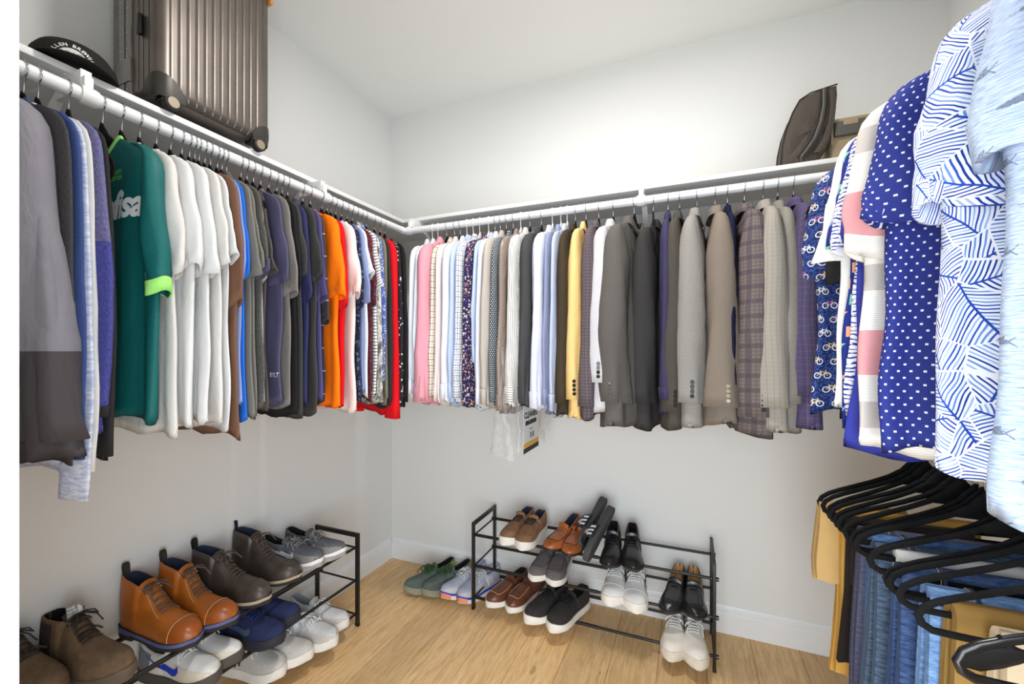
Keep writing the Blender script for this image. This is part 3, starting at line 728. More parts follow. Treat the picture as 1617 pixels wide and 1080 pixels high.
bgc = F('beige_fine_check', None, fn=p_plaid((160, 154, 144), [((134, 125, 121), 0.014, 0.002, 0, 0, 0.6), ((150, 140, 136), 0.014, 0.002, 0, 1, 0.6)]), heather=0.06); gsu = F('grey_nailhead', (140, 136, 128), heather=0.1, weave=500)
ppl = F('purple_windowpane', None, fn=p_plaid((84, 76, 106), [((112, 98, 134), 0.020, 0.0016, 0, 0, 0.7), ((112, 98, 134), 0.020, 0.0016, 0, 1, 0.7), ((66, 60, 96), 0.02, 0.004, 0.008, 0, 0.4)]))
# right rod
bikes = F('bicycle_print', None, fn=p_bikes, heather=0.0, rough=0.7); icons = F('drinks_print', None, fn=p_icons, heather=0.0, rough=0.7); rip = F('navy_ripple_print', None, fn=p_ripple, heather=0.0, rough=0.7)
royal = F('royal_seersucker', None, fn=p_stripes((60, 66, 158), (48, 54, 142), 0.004, 0.0018, 1), heather=0.05, rough=0.75)
madras = F('pink_cream_madras', None, fn=p_plaid((240, 236, 228), [((224, 132, 140), 0.26, 0.085, 0.06, 1, 0.85), ((150, 140, 132), 0.26, 0.05, 0.16, 1, 0.55), ((190, 170, 165), 0.004, 0.0014, 0, 1, 0.4)]), heather=0.04)
dots = F('navy_white_dots', None, fn=p_dots((46, 56, 132), (240, 242, 248), 0.0150, 0.0115, 0.0017), heather=0.04, rough=0.7); leaf = F('blue_leaf_print', None, fn=p_leaf, heather=0.0, rough=0.7, fold=0.2); fish = F('fish_print_slub', None, fn=p_fish, heather=0.02, rough=0.75, fold=0.2)
mauve = F('mauve_chambray', (164, 156, 182), heather=0.08); ivory = F('ivory_linen', (242, 240, 234), heather=0.03)

WHERE = {'L': 'on the rod under the suitcase', 'B': 'on the back rod', 'R': 'on the upper right rod'}
GRP = {'L': 'black velvet hangers on the rod under the suitcase', 'B': 'hangers on the back rod', 'R': 'black velvet hangers on the upper right rod', 'P': 'black velvet hangers on the lower rod'}
def yawL(y): return float(np.interp(y, [-1.6, -1.2, -0.9, -0.6], [0, -8, -14, -30]))
DONE = {}
def fill(side, rows, yawf):
    for i, row in enumerate(rows):
        p, kind, mat, zc, zh, short, o = row; o = dict(o)
        ga = min(p - rows[i - 1][0] if i else 0.06, rows[i + 1][0] - p if i + 1 < len(rows) else 0.06)
        yaw = o.pop('yaw', yawf(p)); wh = o.pop('wh', False); tilt = o.pop('tilt', 0.0); hdy = o.pop('hy', 0.0); hyaw = o.pop('hyaw', yaw); nohang = o.pop('nohang', False)
        g = garment(side, p, kind, mat, zc, zh, short + ' ' + WHERE[side], gap=abs(ga), yaw=yaw, **o)
        DONE[short] = g
        if not nohang:
            hanger(side, p + hdy, hyaw + (rnd.random() - 0.5) * 0.8, ('white plastic' if wh else 'black velvet') + ' hanger holding the ' + short, tilt, wh, group=GRP[side])

LEFT = [
 (-1.830, 'shell', shellm, 1.12, 1.085, 'grey rain jacket with charcoal lower half', dict(bx=0.040, flare=0.05, oe=0.290, elbow=0.0, ssway=-0.03, sway=-0.03, nohang=True, yaw=9)),
 (-1.790, 'sweater', fleece, 1.09, 1.07, 'charcoal fleece behind the rain jacket', dict(oe=0.252, yaw=9)),
 (-1.772, 'sweater', hood, 1.075, 1.08, 'navy blue fleece sweatshirt', dict(yaw=8)),
 (-1.755, 'sweater', spdy, 0.99, 1.05, 'blue and white space-dyed pullover', dict(oe=0.24, yaw=7)),
 (-1.738, 'sweater', henley, 1.045, 1.06, 'oatmeal white knit sweater', dict(oe=0.244, yaw=5)),
 (-1.716, 'sweater', purk, 1.155, 1.13, 'purple and blue heather sweater with dark cuff', dict(cuffm=blkk, oe=0.25, cuffw=0.02, yaw=3, bx=0.013)),
 (-1.692, 'sweater', blkk, 1.07, 1.062, 'black knit cardigan', dict(oe=0.246, tilt=0.12, hy=0.026, bx=0.011)),
 (-1.604, 'tee', teal, 1.415, 1.13, 'teal football jersey with lime cuffs', dict(cuffm=lime, cm=lime, oe=0.255, ie=0.138, ioff=0.072, stilt=0.0, bx=0.020, cuffw=0.03, widen=0.1, du=0.006)),
 (-1.566, 'tee', white2, 1.45, 1.088, 'warm white T-shirt beside the teal jersey', dict(du=-0.01)),
 (-1.528, 'tee', white, 1.47, 1.10, 'second white T-shirt from the teal jersey', dict()),
 (-1.490, 'tee', white, 1.46, 1.115, 'third white T-shirt from the teal jersey', dict()),
 (-1.456, 'tee', white2, 1.49, 1.10, 'fourth white T-shirt from the teal jersey', dict()),
 (-1.428, 'tee', white, 1.51, 1.085, 'last white T-shirt, next to the brown one', dict()),
 (-1.408, 'tee', brn, 1.40, 1.06, 'brown T-shirt after the white ones', dict(oe=0.255)),
 (-1.394, 'tee', peri, 1.47, 1.14, 'periwinkle T-shirt between brown and bright blue', dict(oe=0.25)),
 (-1.382, 'tee', blue, 1.47, 1.10, 'bright blue T-shirt', dict(oe=0.25)),
 (-1.366, 'tee', grey, 1.475, 1.105, 'mid grey T-shirt next to the bright blue one', dict()),
 (-1.350, 'tee', ghea, 1.495, 1.11, 'grey heather T-shirt', dict()),
 (-1.330, 'polo', mesh_g, 1.49, 1.12, 'dark grey birdseye polo shirt', dict(cuffm=lavt)),
 (-1.316, 'tee', lgrey, 1.47, 1.13, 'light grey T-shirt behind the birdseye polo', dict(oe=0.25, du=-0.02)),
 (-1.302, 'tee', dbrn, 1.495, 1.12, 'brown-grey T-shirt', dict(du=-0.018)),
 (-1.256, 'tee', lavt, 1.478, 1.125, 'slate lavender T-shirt with small white lettering', dict()),
 (-1.236, 'tee', taupe, 1.44, 1.12, 'taupe T-shirt', dict()),
 (-1.214, 'tee', black, 1.46, 1.09, 'black T-shirt next to the taupe one', dict(oe=0.255)),
 (-1.188, 'tee', charc, 1.505, 1.08, 'charcoal T-shirt with boxy sleeves', dict()),
 (-1.158, 'tee', navyt, 1.43, 1.12, 'navy T-shirt between two charcoal ones', dict(oe=0.25)),
 (-1.128, 'tee', charc, 1.506, 1.085, 'second charcoal T-shirt, nearer the corner', dict()),
 (-1.106, 'tee', purp, 1.44, 1.13, 'dusty purple T-shirt', dict(oe=0.255)),
 (-1.084, 'shirt', pin, 1.38, 1.10, 'black satin shirt with thin white dashes', dict(oe=0.25, cuffw=0.02)),
 (-1.020, 'tee', orange, 1.458, 1.095, 'bright orange T-shirt', dict(bx=0.02)),
 (-0.985, 'tee', red, 1.43, 1.09, 'red T-shirt behind the orange one', dict(oe=0.25)),
 (-0.930, 'tee', cream, 1.475, 1.07, 'blush white T-shirt', dict(bx=0.018)),
 (-0.905, 'tee', nflor, 1.44, 1.11, 'navy floral T-shirt', dict(oe=0.25)),
 (-0.884, 'tee', peri, 1.45, 1.13, 'periwinkle T-shirt between navy floral and pale blue', dict()),
 (-0.860, 'tee', paleb, 1.55, 1.12, 'pale blue-white T-shirt', dict()),
 (-0.828, 'tee', maroon, 1.45, 1.10, 'maroon dotted T-shirt', dict(oe=0.26)),
 (-0.795, 'tee', bwst, 1.512, 1.12, 'white T-shirt with thin black stripes', dict()),
 (-0.768, 'shirt', foil, 1.09, 1.07, 'silver grey satin long-sleeved shirt', dict(oe=0.242, cuffw=0.03)),
 (-0.738, 'shirt', bflor, 1.17, 1.10, 'blue paisley shirt', dict(oe=0.245, cuffw=0.03)),
 (-0.710, 'sweater', khaki, 1.10, 1.08, 'khaki pullover', dict(oe=0.24)),
 (-0.682, 'sweater', charc2, 1.08, 1.06, 'charcoal pullover beside the red one', dict()),
 (-0.628, 'sweater', red, 1.008, 1.02, 'bright red long-sleeved pullover', dict(bx=0.022)),
 (-0.588, 'sweater', fleck, 1.06, 1.05, 'black pullover with white flecks', dict(oe=0.252)),
 (-0.556, 'sweater', black, 1.07, 1.05, 'plain black pullover nearest the corner', dict(oe=0.25)),
]
fill('L', LEFT, yawL)

BACK = [
 (0.560, 'shirt', oxford, 1.10, 1.06, 'white dress shirt nearest the corner', dict(wh=True, yaw=9)),
 (0.592, 'shirt', paleb, 1.09, 1.06, 'pale blue-white dress shirt second from the corner', dict(wh=True, yaw=8)),
 (0.642, 'shirt', pink, 1.068, 1.05, 'pink chambray dress shirt', dict(yaw=4, bx=0.030, du=0.02)),
 (0.686, 'shirt', tanpl, 1.09, 1.06, 'tan and black plaid dress shirt', dict(tilt=0.14, du=-0.012)),
 (0.716, 'shirt', blush, 1.075, 1.045, 'blush white dress shirt', dict()),
 (0.752, 'shirt', oxford, 1.084, 1.05, 'white dress shirt between blush and light blue', dict(wh=True, bx=0.020)),
 (0.786, 'shirt', ltblue, 1.09, 1.04, 'light blue dress shirt beside the tattersall one', dict(wh=True)),
 (0.820, 'shirt', chk, 1.09, 1.05, 'white dress shirt with black and blue tattersall check', dict(wh=True, bx=0.019)),
 (0.866, 'shirt', multi, 1.06, 1.04, 'dark shirt with dense multicolour flower print', dict(wh=True, bx=0.018)),
 (0.900, 'shirt', ltblue, 1.24, 1.04, 'light blue dress shirt with rolled sleeves', dict(cuffw=0.07)),
 (0.926, 'shirt', oxford, 1.07, 1.035, 'white dress shirt beside the taupe one', dict()),
 (0.956, 'shirt', greyp, 1.072, 1.045, 'taupe grey dress shirt', dict(bx=0.019)),
 (0.990, 'shirt', bdot, 1.08, 1.06, 'black dress shirt with fine white check dots', dict()),
 (1.026, 'shirt', taupk, 1.05, 1.02, 'taupe shirt inside clear dry-cleaning plastic', dict(wh=True, bx=0.017)),
 (1.070, 'shirt', strp, 1.083, 1.05, 'cream dress shirt with black pinstripes', dict(bx=0.021, cuffm=strc)),
 (1.124, 'shirt', charp, 1.083, 1.055, 'charcoal dress shirt', dict(bx=0.023)),
 (1.174, 'shirt', lavw, 1.066, 1.045, 'lavender white dress shirt', dict(wh=True, bx=0.023)),
 (1.212, 'shirt', pgrey, 1.08, 1.03, 'periwinkle grey dress shirt', dict(wh=True)),
 (1.240, 'shirt', bgox, 1.06, 1.025, 'blue-grey oxford dress shirt', dict(wh=True)),
 (1.276, 'jacket', cord, 1.085, 1.045, 'dark brown corduroy jacket', dict(bx=0.024)),
 (1.322, 'jacket', tan, 1.100, 1.035, 'tan cotton blazer', dict(bx=0.025, btn=BTN_D)),
 (1.376, 'jacket', bchk, 1.078, 1.04, 'brown windowpane check blazer', dict(bx=0.028)),
 (1.436, 'jacket', lgs, 1.165, 1.065, 'pale grey linen jacket', dict(bx=0.040, yaw=-6, btn=BTN_D, nb=4)),
 (1.520, 'jacket', dgs, 1.097, 1.03, 'dark grey wool suit jacket', dict(bx=0.046, yaw=-15, btn=BTN_G, nb=4, cut=-0.02)),
 (1.592, 'jacket', chs, 1.09, 1.02, 'charcoal suit jacket slipped off its hanger end', dict(bx=0.040, yaw=-16, du=-0.085, tilt=0.10, hyaw=6, cut=-0.02)),
 (1.648, 'shirt', npur, 1.12, 1.05, 'navy purple shirt between dark suits', dict(bx=0.020, cuffw=0.04)),
 (1.690, 'jacket', dks, 1.072, 1.02, 'dark olive suit jacket', dict(bx=0.034, yaw=-5, btn=BTN_D, nb=4)),
 (1.752, 'jacket', lgw, 1.107, 1.03, 'light grey flannel suit jacket', dict(bx=0.042, yaw=-7, btn=BTN_D, nb=4)),
 (1.814, 'jacket', tps, 1.097, 1.045, 'taupe wool suit jacket', dict(bx=0.044, yaw=3, btn=BTN_L, nb=4)),
 (1.856, 'shirt', nvy, 1.15, 1.10, 'navy shirt between taupe and plaid suits', dict(bx=0.015, du=-0.02)),
 (1.912, 'jacket', plw, 1.070, 1.015, 'brown and navy plaid suit jacket', dict(bx=0.048, btn=BTN_D, nb=4, yaw=4)),
 (1.972, 'jacket', bgc, 1.103, 1.04, 'beige fine check suit jacket', dict(bx=0.040, tilt=0.05)),
 (2.018, 'jacket', gsu, 1.115, 1.035, 'grey nailhead suit jacket', dict(bx=0.036, du=-0.02, tilt=0.12)),
 (2.066, 'jacket', ppl, 1.143, 1.05, 'purple windowpane check blazer', dict(bx=0.038, btn=BTN_D, nb=4)),
]
fill('B', BACK, lambda p: float(np.interp(p, [0.6, 1.0, 1.5, 2.1], [3, 0.5, 0, 0])))

RIGHT = [
 (-0.845, 'camp', bikes, 1.47, 1.13, 'navy shirt printed with little bicycles', dict(bx=0.034)),
 (-1.020, 'camp', black, 1.43, 1.14, 'plain black short-sleeved shirt', dict(bx=0.016, oe=0.262)),
 (-1.042, 'camp', ivory, 1.475, 1.17, 'ivory shirt between the black and the drinks print ones', dict(bx=0.012, oe=0.268)),
 (-1.064, 'camp', icons, 1.50, 1.12, 'navy shirt with a print of little drinks', dict(bx=0.014)),
 (-1.088, 'camp', rip, 1.485, 1.14, 'white shirt with navy ripple print', dict(bx=0.016, oe=0.266)),
 (-1.118, 'camp', royal, 1.485, 1.083, 'plain royal blue seersucker shirt', dict(bx=0.018, flare=0.03)),
 (-1.168, 'camp', madras, 1.46, 1.10, 'white shirt with pink and beige madras bands', dict(bx=0.022)),
 (-1.232, 'camp', dots, 1.505, 1.115, 'navy shirt with small white diamonds', dict(bx=0.034)),
 (-1.390, 'camp', leaf, 1.475, 1.118, 'white shirt with blue leaf print', dict(bx=0.040, tilt=0.20, du=-0.01, hu=0.035)),
 (-1.530, 'camp', fish, 1.495, 1.10, 'light blue shirt with fish print', dict(bx=0.040, tilt=0.20, du=-0.01, hu=0.05)),
 (-1.640, 'camp', mauve, 1.56, 1.12, 'mauve chambray shirt beside the fish print shirt', dict(bx=0.034, du=-0.02)),
]
fill('R', RIGHT, lambda p: (rnd.random() - 0.5) * 0.8)
for i, (y, w) in enumerate(zip(np.linspace(-0.61, -0.79, 9), 'first second third fourth fifth sixth seventh eighth ninth'.split())):
    hanger('R', float(y), rnd.uniform(-6, 6), w + ' empty black hanger counted from the corner on the upper right rod', 0.05 * (i % 3), group='empty black hangers bunched by the corner')

# lower rod: trousers on hangers
DENIM = lambda nm, a, b_: fab(nm, None, fn=p_space(a, b_), heather=0.12, weave=700)
jn1 = DENIM('mid_blue_denim', (70, 104, 160), (104, 142, 196)); jn2 = DENIM('dark_blue_denim', (48, 66, 104), (76, 98, 140)); jn3 = DENIM('slate_denim', (74, 76, 98), (92, 94, 116)); jn4 = DENIM('light_blue_denim', (98, 132, 182), (134, 168, 212)); jn5 = DENIM('grey_blue_denim', (62, 78, 100), (92, 110, 132))
kh1 = F('tan_twill', (192, 158, 104)); kh2 = F('olive_khaki', (150, 118, 66)); bge = F('beige_chino', (204, 186, 156), heather=0.03); gold = F('golden_tan', (196, 150, 74)); blkb = F('black_brown_twill', (44, 38, 36)); wht = F('white_denim', (232, 232, 230)); blkden = F('washed_black_denim', (66, 62, 58), heather=0.12)
SEAMD = plain('denim_seam', (52, 66, 96), 0.85); SEAMG = plain('grey_seam', (62, 62, 78), 0.85)
PANTS = [
 (-0.790, kh1, 'tan twill shorts at the far end', 0.02, 0.205, 0.18, 0.20, None, 'shorts'),
 (-0.820, gold, 'golden tan trousers', -0.10, 0.165, 0.40, 0.42, None, 'trousers'),
 (-0.888, blkb, 'black-brown trousers beside the tan shorts', -0.06, 0.165, 0.14, 0.36, None, 'trousers'),
 (-0.959, jn3, 'slate grey jeans', -0.12, 0.165, 0.47, 0.45, SEAMG, 'jeans'),
 (-0.985, jn1, 'mid blue jeans beside the slate pair', -0.14, 0.155, 0.28, 0.44, SEAMD, 'jeans'),
 (-1.034, jn5, 'grey-blue jeans', -0.14, 0.165, 0.36, 0.44, SEAMD, 'jeans'),
 (-1.073, wht, 'white denim jeans', -0.15, 0.140, 0.50, 0.48, None, 'jeans'),
 (-1.134, jn2, 'dark blue jeans', -0.15, 0.160, 0.45, 0.46, SEAMD, 'jeans'),
 (-1.219, jn4, 'light blue jeans', -0.16, 0.150, 0.47, 0.46, SEAMD, 'jeans'),
 (-1.275, kh2, 'olive khaki trousers', -0.16, 0.140, 0.46, 0.46, None, 'trousers'),
 (-1.340, bge, 'beige chinos', -0.17, 0.115, 0.50, 0.50, None, 'trousers'),
]
for i, (y, mat, short, u0, u1, l1, l2, sm_, nm) in enumerate(PANTS):
    yw = rnd.uniform(-3, 3)
    trousers(y, mat, short + ' folded over a hanger on the lower rod', u0, u1, l1, l2, th=0.013 if i not in (9, 10) else 0.016, yaw=yw, seed=i, seam=sm_, name=nm, cat=nm, fan=0.12)
    hanger('P', y, yw, 'black velvet hanger holding the ' + short, 0.0, group=GRP['P'])
    if i in (1, 2, 3, 5, 7, 8): hanger('P', y - 0.022, yw + rnd.uniform(-3, 3), 'empty black velvet hanger beside the ' + short, rnd.uniform(-0.03, 0.05), group='empty hangers on the lower rod')
# a glossy plastic trouser hanger with a clip bar, nearest the camera
t = thing('plastic_hanger', 'shiny black plastic hanger with inner hook bar, last on the lower rod', 'hanger', hangpoint('P', -1.435), (0, 0, PI))
pl = MB(); pl.tube(arm_path(), (0.0068, 0.005), 8, closed=True, binormal=(0, 1, 0)); pl.build('hanger_frame', BLKP, t, True, 60)
vs, fs = sweep([(0.20, 0, -0.112), (0.185, 0, -0.112), (0.165, 0, -0.105), (0.148, 0, -0.098), (0.135, 0, -0.094)], [(0.014, 0.0042), (0.016, 0.0042), (0.014, 0.0042), (0.011, 0.0042), (0.006, 0.004)], 8, binormal=(0, 1, 0)); mesh('corner_web', vs, fs, BLKP, t, True, sharp=60)
tube('strap_hook', [(0.165, 0, -0.078), (0.150, 0, -0.090), (0.130, 0, -0.096), (0.105, 0, -0.090), (0.09, 0, -0.080)], (0.0042, 0.0032), BLKP, t, 8, binormal=(0, 1, 0))
tube('hook', [(x, y, z + 0.0) for x, y, z in hook_path()], 0.0017, CHR, t, 6)

# ---- prints and marks on the clothes
def face_print(short, name, txt, size, u, z, mat, shear=0.0, flip=1, bold=0.0, space=1.0, rot=0.0, right=False):
    t, body, b_ = DONE[short]; v, f = glyphs(txt, size, shear, space, bold); bv = bvh_of(body)
    if right: u = u - max(p[0] for p in v)
    ca, sa = math.cos(rot), math.sin(rot)
    s = -1   # the face the camera sees on the left rod looks towards -y, where local +x reads to the right
    return printed(name, v, f, lambda x, y: (u + x * ca - y * sa, 0.0, z + x * sa + y * ca), (0, 1, 0), bv, mat, t, 0.0015, 0.015)
J = 'teal football jersey with lime cuffs'
face_print(J, 'lettering', 'crefisa', 0.086, 0.192, -0.200, WHP, shear=0.25, bold=0.003, space=0.95, right=True)
face_print(J, 'small_lettering', 'AVANTI', 0.015, 0.085, -0.118, LIMP, bold=0.0004)
face_print(J, 'small_lettering', 'PALESTRA', 0.015, 0.085, -0.132, LIMP, bold=0.0004)
face_print('slate lavender T-shirt with small white lettering', 'lettering', 'BYLT', 0.019, 0.214, -0.605, WHP, bold=0.0002, space=1.12, right=True)
# leaping cat mark on the jersey's sleeve
t, body, b_ = DONE[J]; so = [c for c in t.children if c.name.startswith('sleeve')][0]
cat = [(-0.030, 0.016), (-0.022, 0.021), (-0.012, 0.017), (0.000, 0.012), (0.010, 0.006), (0.018, -0.004), (0.026, -0.019), (0.028, -0.024), (0.022, -0.020), (0.014, -0.010), (0.008, -0.006), (0.010, -0.016), (0.004, -0.012), (-0.002, -0.002), (-0.012, 0.003), (-0.020, -0.002), (-0.026, -0.006), (-0.022, 0.003), (-0.022, 0.010), (-0.028, 0.012)]
printed('leaping_cat_mark', cat, [tuple(range(len(cat)))], lambda x, y: (0.20 + x * 0.62, 0, -0.365 + y * 0.62), (-0.45, 0.9, 0), bvh_of(so), WHP, so, 0.0015, 0.008)

# ---- dry-cleaning plastic
def film(name, alpha, rough=0.12):
    n = NB(name); tr = n.new('ShaderNodeBsdfTransparent'); mx = n.new('ShaderNodeMixShader')
    out = n.t.nodes['Material Output']; w = n.noise(n.coord(), 26.0, 3.0, 0.6, 0.8)
    n.done(lin((240, 241, 243)), rough, 0.6); n.bump(w, 0.6, 0.02)
    n.put(mx.inputs[0], n.ramp(w, [(0.35, (alpha * 0.55,) * 3 + (1,)), (0.68, (min(1, alpha * 1.9),) * 3 + (1,))]))
    n.t.links.new(tr.outputs[0], mx.inputs[1]); n.t.links.new(n.b.outputs[0], mx.inputs[2]); n.t.links.new(mx.outputs[0], out.inputs[0])
    return n.mat
FILM = film('clear_film', 0.13)
def bag(x, b, ztop, zbot, label, A=0.235, seed=1, flare=0.012):
    r = random.Random(seed); t = thing('garment_bag', label, 'garment bag', hangpoint('B', x), (0, 0, -PI / 2))
    P, UV = body_grid(A, AP - zbot, b, r, 1.0, 0.0, 0.05, 0.0, cols=44, rows=30); P = P[:-1]; UV = UV[:-1]
    for i in range(len(P)):
        q = max(0, (-P[i, 0, 2] - 0.7) / 0.3); P[i, :, 1] *= 1 + q * flare * 40; P[i, :, 0] += 0.004 * np.sin(i * 1.1)
    P[:, :, 1] += 0.004 * np.sin(P[:, :, 2] * 60 + P[:, :, 0] * 40)
    o = grid('plastic_film', P, FILM, t, UV); return t, o
bag(1.028, 0.021, AP, 0.86, 'clear dry-cleaning bag over the taupe shirt with a knotted open bottom', flare=0.03)
t, o = bag(1.098, 0.012, AP, 0.892, 'printed dry-cleaning bag showing below the charcoal shirt', A=0.225, seed=4, flare=0.0)
YEL = plain('yellow_print', (216, 168, 44), 0.5); PRW = plain('bag_print_white', (222, 223, 226), 0.5)
xs = 0.0165
mb = MB(); mb.box((0.02, xs, -0.945), (0.205, xs + 0.0008, -0.75)); mb.build('printed_panel', PRW, t)
mb = MB(); mb.box((0.02, xs + 0.0008, -0.925), (0.205, xs + 0.0014, -0.905)); mb.build('yellow_band', YEL, t)
mb = MB(); mb.box((0.02, xs + 0.0008, -0.945), (0.205, xs + 0.0014, -0.925)); mb.build('black_band', BLP, t)
mb = MB(); mb.box((0.05, xs + 0.0008, -0.835), (0.18, xs + 0.0014, -0.817)); mb.build('black_bar', BLP, t)
def flat(name, txt, size, u, z, mat, bold=0.0):
    v, f = glyphs(txt, size, 0, 1.0, bold)   # the panel faces local +y, where -x reads to the right
    mesh(name, [(u - x, xs + 0.0018, z + y) for x, y in v], f, mat, t, False)
flat('lettering', 'CLEANERS', 0.034, 0.115, -0.795, BLP, 0.0012); flat('lettering', 'VALET', 0.012, 0.115, -0.855, BLP); flat('lettering', '0 0', 0.036, 0.105, -0.882, BLP, 0.001)
# ------------------------------------------------------------------ shoe racks
BM = plain('black_steel', (30, 28, 27), 0.42, 0.45)
def rack(org, rz, label, L=1.09, D=0.252, Hh=0.434):
    t = thing('shoe_rack', label, 'shoe rack', org, (0, 0, rz))
    for x in (0.0, L):
        for y in (0.0, D):
            box('post', (x - 0.006, y - 0.010, 0.0), (x + 0.006, y + 0.010, Hh), BM, t, 0.0015)
            box('foot', (x - 0.0068, y - 0.0108, -0.0), (x + 0.0068, y + 0.0108, 0.012), BLKP, t, 0.001)
        box('top_rail', (x - 0.006, 0.010, Hh - 0.02), (x + 0.006, D - 0.010, Hh), BM, t, 0.0015)
    for z in (0.365, 0.210, 0.052):
        for x in (0.0, L): tube('side_rail', [(x, 0.010, z), (x, D - 0.010, z)], 0.0045, BM, t, 8)
        for y in (0.0, D):
            yy = y + (0.012 if y == 0 else -0.012)
            o = tube('bar', [(-0.010, yy, z), (0.62, yy, z)], 0.0075, BM, t, 12)
            tube('bar', [(0.60, yy, z), (L + 0.016, yy, z)], 0.0062, BM, t, 12)
            tube('bar_end', [(L + 0.004, yy, z), (L + 0.017, yy, z)], 0.0082, BLKP, t, 10)
rack((0.728, -0.288, 0), 0, 'black metal three-tier shoe rack against the back wall')
rack((0.288, -1.705, 0), PI / 2, 'black metal shoe rack along the wall under the T-shirts')

# ------------------------------------------------------------------ shoes
# local frame: heel at x=0, toe towards +x, z up from the tread
HW = ([0, .03, .07, .13, .25, .40, .55, .68, .78, .86, .91, .945, .97, .988, 1.0], [.010, .021, .028, .0325, .034, .0345, .041, .0475, .0475, .0425, .0365, .0300, .0225, .0135, .004])
STY = {
 'sneaker': dict(h=([0, .06, .15, .30, .42, .52, .66, .80, .92, 1], [.062, .066, .062, .052, .056, .060, .050, .040, .033, .012]), s1=.43, rim=.74, sole=.030, spring=.006, exp=.75),
 'runner': dict(h=([0, .05, .15, .30, .42, .52, .66, .80, .92, 1], [.078, .078, .066, .055, .062, .064, .054, .043, .032, .010]), s1=.41, rim=.72, sole=.034, spring=.022, exp=.8),
 'oxford': dict(h=([0, .06, .15, .30, .42, .52, .66, .80, .92, 1], [.066, .068, .060, .052, .060, .062, .052, .044, .033, .008]), s1=.40, rim=.68, sole=.010, spring=.008, exp=.8, heel=.020),
 'loafer': dict(h=([0, .06, .15, .30, .45, .53, .66, .80, .92, 1], [.058, .060, .052, .044, .050, .058, .047, .040, .031, .010]), s1=.50, rim=.70, sole=.010, spring=.008, exp=.7, heel=.018),
 'slipon': dict(h=([0, .06, .15, .30, .43, .52, .66, .80, .92, 1], [.056, .058, .054, .048, .056, .058, .047, .040, .032, .012]), s1=.45, rim=.72, sole=.026, spring=.008, exp=.72),
 'boot': dict(h=([0, .06, .15, .30, .37, .42, .47, .53, .62, .74, .86, .94, 1], [.150, .150, .145, .140, .134, .124, .103, .083, .067, .056, .049, .036, .012]), s1=.33, rim=.80, sole=.024, spring=.010, exp=.72, heel=.012),
 'hiker': dict(h=([0, .06, .15, .30, .37, .42, .47, .53, .62, .74, .86, .94, 1], [.120, .120, .118, .120, .122, .116, .100, .086, .072, .060, .052, .038, .014]), s1=.33, rim=.86, sole=.034, spring=.012, exp=.68),
}
NR = 22
def shoe_surface(st, L, wide, m):
    S = np.array([0.0, 0.012, 0.03, 0.06, 0.10, 0.15, 0.20, 0.26, st['s1'] - 0.05, st['s1'] - 0.012, st['s1'], st['s1'] + 0.02, st['s1'] + 0.05] + list(np.linspace(st['s1'] + 0.09, 0.90, 10)) + [0.93, 0.955, 0.975, 0.99, 1.0])
    G = np.zeros((len(S), NR, 3)); iopen = 9
    ks = np.arange(NR); half = NR // 2
    for i, s in enumerate(S):
        w = np.interp(s, *HW) * wide; h = np.interp(s, *st['h']); cy = m * 0.008 * math.sin(PI * min(1, max(0, (s - 0.35) / 0.65))) 
        zb = st['sole'] + (st.get('heel', 0) * (1 - min(1, max(0, (s - 0.18) / 0.30))) if st.get('heel') else 0) + st['spring'] * max(0, (s - 0.62) / 0.38) ** 2
        Y = np.zeros(NR); Z = np.zeros(NR); X = np.full(NR, s * L)
        for k in range(half):
            if i <= iopen:
                wr = w * (st['rim'] + (1 - st['rim']) * 0.2)
                if k <= 7:
                    t = k / 7; y = w + 0.003 * math.sin(PI * t) - (w - wr) * t ** 1.6; z = h * t
                elif k == 8: y, z = max(0.0, wr - 0.005), h + 0.0015
                elif k == 9: y, z = max(0.0, wr - 0.009), h * 0.65
                else: y, z = max(0.0, w * 0.55), 0.010
                if s < 0.02 and k >= 8: X[k] += 0.007; X[NR - 1 - k] += 0.007
                if s < 0.02 and k <= 7: X[k] += -0.002 * math.sin(PI * min(1, k / 7.0)) + 0.004 * (k / 7.0); X[NR - 1 - k] = X[k]
                Y[k] = -y; Y[NR - 1 - k] = y; Z[k] = Z[NR - 1 - k] = z
            else:
                a = (k / 7 * 0.38 if k <= 7 else 0.38 + (k - 7) * 0.034) * PI
                y = w * abs(math.cos(a)) ** st['exp']; z = h * abs(math.sin(a)) ** 0.85
                Y[k] = -y; Y[NR - 1 - k] = y; Z[k] = Z[NR - 1 - k] = z
        G[i, :, 0] = X; G[i, :, 1] = Y + cy; G[i, :, 2] = Z + zb
    return S, G, iopen
def samp(S, G, s, k):
    i = min(len(S) - 2, max(0, int(np.searchsorted(S, s) - 1))); f = (s - S[i]) / (S[i + 1] - S[i]); j = min(NR - 2, max(0, int(k))); q = k - j
    A = G[i, j] * (1 - q) + G[i, j + 1] * q; B = G[i + 1, j] * (1 - q) + G[i + 1, j + 1] * q; p = A * (1 - f) + B * f
    du = (G[i + 1, j] - G[i, j]); dv = (G[i, j + 1] - G[i, j]); n = np.cross(du, dv); l = np.linalg.norm(n)
    n = n / l if l > 1e-12 else np.array([0, 0, 1.0])
    return p, n
def lay(S, G, s, k, lift):
    p, n = samp(S, G, s, k); return tuple(p + n * lift)
SWOOSH = [(0.0, 0.42), (0.03, 0.60), (0.09, 0.52), (0.20, 0.62), (0.40, 0.78), (0.70, 0.98), (1.0, 1.18), (0.72, 0.78), (0.45, 0.42), (0.28, 0.20), (0.15, 0.08), (0.05, 0.14), (0.01, 0.26)]
